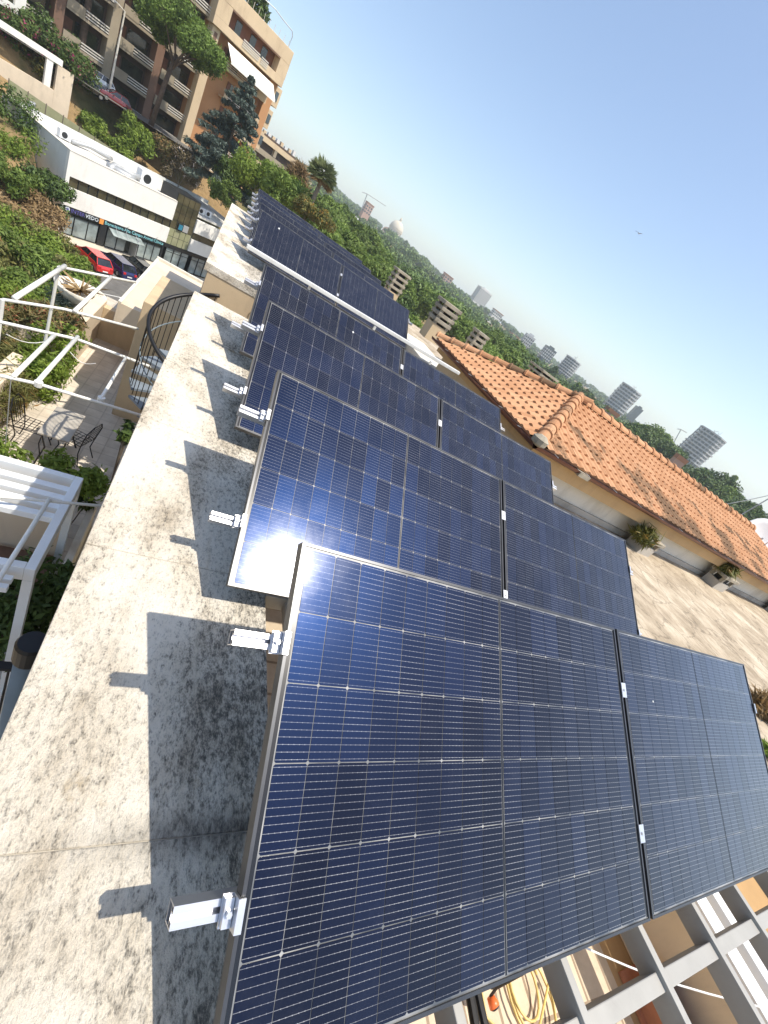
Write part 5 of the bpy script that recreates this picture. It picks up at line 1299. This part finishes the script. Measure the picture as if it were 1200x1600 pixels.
for i, (px, py, D, kd, r) in enumerate(mid):
    p = far(px, py, D); zg = hgt(p.x, p.y); h = max(7.0, p.z - zg)
    rank = sorted(q[0] + q[1] * .01 for q in mid if q[3] == kd).index(px + py * .01)
    make_tree("valley_pine" if kd == 'u' else "valley_tree", ("umbrella pine in the wooded valley, %s from the palm among the pines" if kd == 'u' else "rounded green tree in the valley, %s from the left among the rounded ones") % ORDN[rank],
              (p.x, p.y, p.z - h), 'umbrella' if kd == 'u' else 'round', h, r * .85, 230, .26 + D * .0019, 'leaf_forest' if kd == 'u' else ('leaf_dark' if i % 2 else 'leaf_forest'), 100 + i,
              group="umbrella pines in the valley" if kd == 'u' else "rounded trees in the valley", flat=.8)
right = [(905, 600, 260, 't', 9), (925, 612, 240, 'r', 9), (1010, 672, 190, 'u', 9), (1035, 676, 240, 'u', 12), (1060, 700, 200, 'u', 9), (1000, 660, 150, 'r', 6), (968, 655, 130, 'r', 5), (1110, 735, 200, 'r', 11), (1135, 748, 210, 'u', 12), (1160, 765, 200, 'r', 10), (1180, 785, 170, 'r', 9), (1195, 800, 190, 'u', 10), (1150, 745, 280, 't', 7), (870, 575, 300, 't', 8), (885, 595, 200, 'r', 8), (1090, 752, 130, 'r', 6), (1130, 785, 110, 'r', 6), (1165, 815, 100, 'r', 5)]
for i, (px, py, D, kd, r) in enumerate(right):
    p = far(px, py, D); zg = hgt(p.x, p.y); h = max(8.0, p.z - zg)
    rank = sorted(q[0] for q in right if q[3] == kd).index(px)
    nm = {'u': "umbrella pine beyond the tiled ridge, %s from the left", 'r': "dark rounded tree beyond the tiled ridge, %s from the left", 't': "pointed dark conifer beyond the tiled ridge, %s from the left"}[kd] % ORDN[rank]
    make_tree({'u': "skyline_pine", 'r': "skyline_tree", 't': "skyline_conifer"}[kd], nm, (p.x, p.y, p.z - h), {'u': 'umbrella', 'r': 'round', 't': 'tall'}[kd], h, r * .85, 200, .36 + D * .0021, 'leaf_dark' if i % 3 else 'leaf_forest', 200 + i, group={'u': "skyline pines", 'r': "skyline rounded trees", 't': "skyline conifers"}[kd], flat=.8)

# the far wood, one mass
g = np.random.default_rng(300); V = []
N = 1500
az = g.uniform(2, 84, N); r = 130 + 1500 * g.random(N) ** 1.15
for a, q in zip(az, r):
    x = CAM[0] + q * math.sin(math.radians(a)); y = CAM[1] + q * math.cos(math.radians(a)); z = hgt(x, y)
    hh = g.uniform(8, 13); rad = g.uniform(4, 7.5) * (1 + q / 2500); kk = int(np.clip(5200 / q, 5, 14)); nn = int(np.clip(9000 / q, 12, 34))
    cs = np.stack([g.uniform(-1, 1, kk) * rad * .7, g.uniform(-1, 1, kk) * rad * .7, hh - rad * g.uniform(0, .7, kk)], 1) + [x, y, z]
    V.append(leaf_arrays(cs, g.uniform(.32, .55, kk) * rad, nn * 2, .45 + q * .0032, .75, .4, 1.4, int(q * 100) + int(a)))
o = stuff(link("far_wood", quads_mesh("far_wood", np.concatenate(V)), M['leaf_far'])); tag(o, "hazy green wood covering the far hills to the horizon", "wood")

# ------------------------------------------------------------------ skyline buildings
def tower(name, label, px, w_px, D, top, base, mat, floors, cols, glass='far_glass', rz=.4, group=None, roof=None, depth=.8):
    p = far(*px, D); ps = D / FOCAL
    x0 = far(px[0] - w_px * .4, px[1] - w_px * .3, D); x1 = far(px[0] + w_px * .4, px[1] + w_px * .3, D); w = (x1 - x0).length
    z1 = far(*top, D).z; z0 = far(*base, D).z - 8; h = z1 - z0
    t = thing(name, label, "building", (p.x, p.y, z0), -math.atan2(p.x - CAM[0], p.y - CAM[1]) + rz, group); dp = w * depth
    MB().box(-w / 2, w / 2, -dp / 2, dp / 2, 0, h).build("wall", M[mat], t)
    fh = min(h, 3.4 * floors + 1)
    for f in range(floors):
        zz = h - 1.2 - (f + 1) * (fh - 1) / floors
        for c_ in range(cols):
            xx = -w / 2 + (c_ + .5) * w / cols; ww = w / cols * .32
            MB().box(xx - ww, xx + ww, -dp / 2 - .06, -dp / 2 + .1, zz, zz + (fh - 1) / floors * .6).build("window", M[glass], t)
        for c_ in range(max(2, cols // 2)):
            yy = -dp / 2 + (c_ + .5) * dp / max(2, cols // 2); ww = dp / max(2, cols // 2) * .3
            for sx in (-1, 1): MB().box(sx * w / 2 - .1, sx * w / 2 + .06 if sx > 0 else sx * w / 2 + .1, yy - ww, yy + ww, zz, zz + (fh - 1) / floors * .6).build("window", M[glass], t)
    if roof: MB().prism([(-w * .53, -dp * .55), (w * .53, -dp * .55), (w * .53, dp * .55), (-w * .53, dp * .55)], h, h + 1.0).build("roof", M[roof], t)
    else: MB().box(-w * .2, w * .25, -dp * .2, dp * .2, h, h + 2.2).build("roof_hut", M[mat], t)
    return t
tower("office_block", "pale office block with square window grid on the horizon", (747, 470), 22, 900, (753, 449), (738, 480), 'far_white', 7, 6)
tower("horizon_block", "long white apartment block on the ridge left of the dome", (505, 278), 30, 900, (505, 264), (500, 285), 'far_white', 4, 9, rz=.2, depth=.35)
tower("horizon_block", "grey-white block with stepped top above the pines", (489, 268), 10, 950, (490, 258), (484, 275), 'far_white', 4, 3, rz=.2)
tower("crane_house", "pinkish house with tiled roof beside the crane", (575, 325), 13, 700, (574, 316), (568, 333), 'far_pink', 3, 3, roof='far_roof')
tower("brick_house", "reddish villa on the ridge right of the dome", (697, 437), 15, 700, (697, 428), (690, 447), 'far_pink', 3, 3, roof='far_roof')
tower("horizon_house", "long low villa with pink walls between the pines", (530, 332), 16, 420, (531, 326), (526, 338), 'far_pink', 2, 5, roof='far_roof')
tower("horizon_house", "pale long roof among the trees below the crane", (552, 348), 18, 330, (554, 344), (548, 353), 'far_white', 1, 5)
tower("horizon_house", "red-roofed house cluster left of the glass blocks", (800, 528), 14, 600, (801, 522), (795, 535), 'far_pink', 2, 4, roof='far_roof')
tower("glass_block", "grey mid-rise office at the edge of the pines", (822, 535), 16, 620, (826, 522), (814, 545), 'far_slab', 6, 5, rz=.2)
tower("glass_block", "bluish glass office block in the middle of the horizon", (852, 556), 18, 650, (857, 541), (844, 566), 'far_glass', 5, 5, 'far_slab', rz=.3)
tower("glass_block", "low blue-grey block in front of the glass office", (838, 566), 16, 560, (840, 556), (834, 572), 'far_glass', 4, 5, 'far_slab', rz=.1)
tower("blue_block", "dark blue box building behind the round-cornered tower", (992, 645), 12, 800, (998, 636), (984, 655), 'far_glass', 2, 3)
tower("horizon_house", "small pale houses on the slope by the office block", (775, 492), 16, 800, (776, 486), (770, 499), 'far_white', 2, 5, roof='far_roof')
tower("ridge_house", "low house with tan roof behind the tiled ridge at the right", (1058, 722), 18, 120, (1057, 716), (1050, 732), 'far_pink', 1, 3, roof='far_roof')
tower("ridge_house", "low reddish house behind the tiled ridge, right of centre", (952, 648), 20, 140, (953, 644), (945, 656), 'far_pink', 1, 3, roof='far_roof')
def slab_tower(label, px, w_px, D, top, base, floors, seed):
    p = far(*px, D); x0 = far(px[0] - w_px * .4, px[1] - w_px * .3, D); x1 = far(px[0] + w_px * .4, px[1] + w_px * .3, D); R_t = (x1 - x0).length / 2
    z1 = far(*top, D).z; z0 = far(*base, D).z; h = z1 - z0
    t = thing("terraced_tower", label, "tower", (p.x, p.y, z0 - 6), .3)
    poly = [(R_t * math.cos(a), R_t * math.sin(a)) for a in np.linspace(0, 2 * math.pi, 9)[:-1]]
    MB().prism([(x * .86, y * .86) for x, y in poly], 0, h + 5).build("glass_core", M['far_glass'], t)
    g = random.Random(seed)
    for f in range(floors):
        z = 6 + h * (f + .6) / floors; k = g.uniform(.97, 1.05)
        MB().prism([(x * k * g.uniform(.97, 1.03), y * k * g.uniform(.97, 1.03)) for x, y in poly], z, z + h / floors * .36).build("floor_slab", M['far_slab'], t)
    for i in range(20):
        a = 2 * math.pi * i / 20; MB().tube([(R_t * .92 * math.cos(a), R_t * .92 * math.sin(a), 0), (R_t * .92 * math.cos(a), R_t * .92 * math.sin(a), h + 5)], R_t * .022, 4).build("column", M['far_slab'], t)
    for i in range(4): MB().tube([(g.uniform(-.4, .4) * R_t, g.uniform(-.4, .4) * R_t, h + 5), (g.uniform(-.4, .4) * R_t, g.uniform(-.4, .4) * R_t, h + 8 + g.uniform(0, 4))], .3, 5).build("roof_mast", M['galv'], t)
slab_tower("round-cornered tower with white floor bands above the trees", (970, 626), 38, 650, (984, 604), (955, 645), 9, 1)
slab_tower("larger terraced tower with projecting floor slabs at the right", (1094, 697), 50, 560, (1108, 672), (1075, 722), 10, 2)
slab_tower("bluish terraced tower left of the banded tower", (888, 573), 28, 640, (895, 560), (880, 586), 7, 3)
# domed church
p = far(622, 352, 1300); zb = far(613, 368, 1300).z; zt = far(631, 330, 1300).z; rr = (far(632, 353, 1300) - far(611, 340, 1300)).length / 2; H_ = zt - zb
t = thing("domed_church", "pale domed church with lantern on the horizon", "church", (p.x, p.y, zb))
MB().lathe([(rr * .92, -12), (rr * .92, H_ * .22), (rr * .99, H_ * .24), (rr * .99, H_ * .28)], n=28).build("drum", M['far_stone'], t)
MB().lathe([(rr * .96, H_ * .281)] + [(rr * .96 * math.cos(a), H_ * .28 + rr * 1.0 * math.sin(a)) for a in np.linspace(.12, 1.42, 9)], n=28).build("dome", M['far_stone'], t, smooth=True)
MB().lathe([(rr * .15, H_ * .28 + rr * .98), (rr * .15, H_ * .28 + rr * 1.22), (rr * .17, H_ * .28 + rr * 1.24), (.5, H_ * .28 + rr * 1.5)], n=12).build("lantern", M['far_stone'], t)
for i in range(16):
    a = 2 * math.pi * i / 16; MB().box(rr * .90, rr * .95, -rr * .06, rr * .06, -2, H_ * .18).build("drum_window", M['far_glass'], t).rotation_euler = (0, 0, a)
p = far(604, 362, 1150)
t = thing("church_nave", "terracotta arched building end beside the dome", "building", (p.x, p.y, p.z - 14), -.3)
n_ = 10; w = 22; poly = [(-w / 2, 0)] + [(-w / 2 * math.cos(math.pi * k / n_), 14 + 9 * math.sin(math.pi * k / n_)) for k in range(n_ + 1)] + [(w / 2, 0)]
mb = MB(); mb.prism(poly, 0, 50); mb.v = [(x, z, y) for x, y, z in mb.v]; mb.f = [tuple(reversed(f)) for f in mb.f]; mb.build("hall", M['far_pink'], t)
MB().box(-w * .62, w * .62, 1, 50, 0, 8).build("aisle", M['far_white'], t)
# crane
p = far(566, 326, 720); q = far(574, 303, 720)
t = thing("tower_crane", "thin tower crane on the horizon near the pinkish house", "crane", (p.x, p.y, p.z - 5))
h = q.z - p.z + 5; a = far(566, 300, 720) - q; b = far(603, 322, 720) - q
MB().tube([(0, 0, 0), (q.x - p.x, q.y - p.y, h)], .7, 4).build("mast", M['galv'], t)
o_ = Vector((q.x - p.x, q.y - p.y, h)); MB().tube([o_ + a, o_, o_ + b], .45, 4).build("jib", M['galv'], t)
# tiny crane by the right tower
p = far(1057, 688, 580); q = far(1064, 671, 580); t = thing("tower_crane", "small crane between the trees and the terraced tower", "crane", (p.x, p.y, p.z - 4))
o_ = q - p + Vector((0, 0, 4)); MB().tube([(0, 0, 0), o_], .5, 4).build("mast", M['galv'], t); MB().tube([o_ + (far(1058, 670, 580) - q), o_, o_ + (far(1073, 676, 580) - q)], .4, 4).build("jib", M['galv'], t)
# bird
p = far(998, 365, 70); t = thing("bird", "tiny gull gliding in the clear sky", "bird", p, .4)
mb = MB(); mb.tube([(-.24, 0, 0), (-.1, 0, .01), (.12, 0, 0), (.28, 0, .02)], .05, 6, .015); mb.build("body", M['galv'], t)
for s in (-1, 1): MB().quad((-.1, 0, .02), (.1, 0, .02), (.02, s * .4, .12), (-.06, s * .38, .13)).quad((-.06, s * .38, .13), (.02, s * .4, .12), (-.06, s * .75, .04), (-.1, s * .72, .04)).build("wing", M['galv'], t)
# ------------------------------------------------------------------ air
HZ = True
if HZ:
    m = bpy.data.materials.new("thin_summer_haze"); m.use_nodes = True; n = m.node_tree.nodes; n.clear()
    out = n.new("ShaderNodeOutputMaterial"); pv = n.new("ShaderNodeVolumePrincipled")
    pv.inputs['Color'].default_value = (0.80, 0.90, 0.97, 1); pv.inputs['Density'].default_value = 0.00030; pv.inputs['Anisotropy'].default_value = 0.2
    m.node_tree.links.new(pv.outputs[0], out.inputs['Volume'])
    o = MB().box(-9600, 9600, -9600, 9600, -110, 120).build("haze", m); stuff(o); tag(o, "thin pale summer haze over the whole view", "haze")
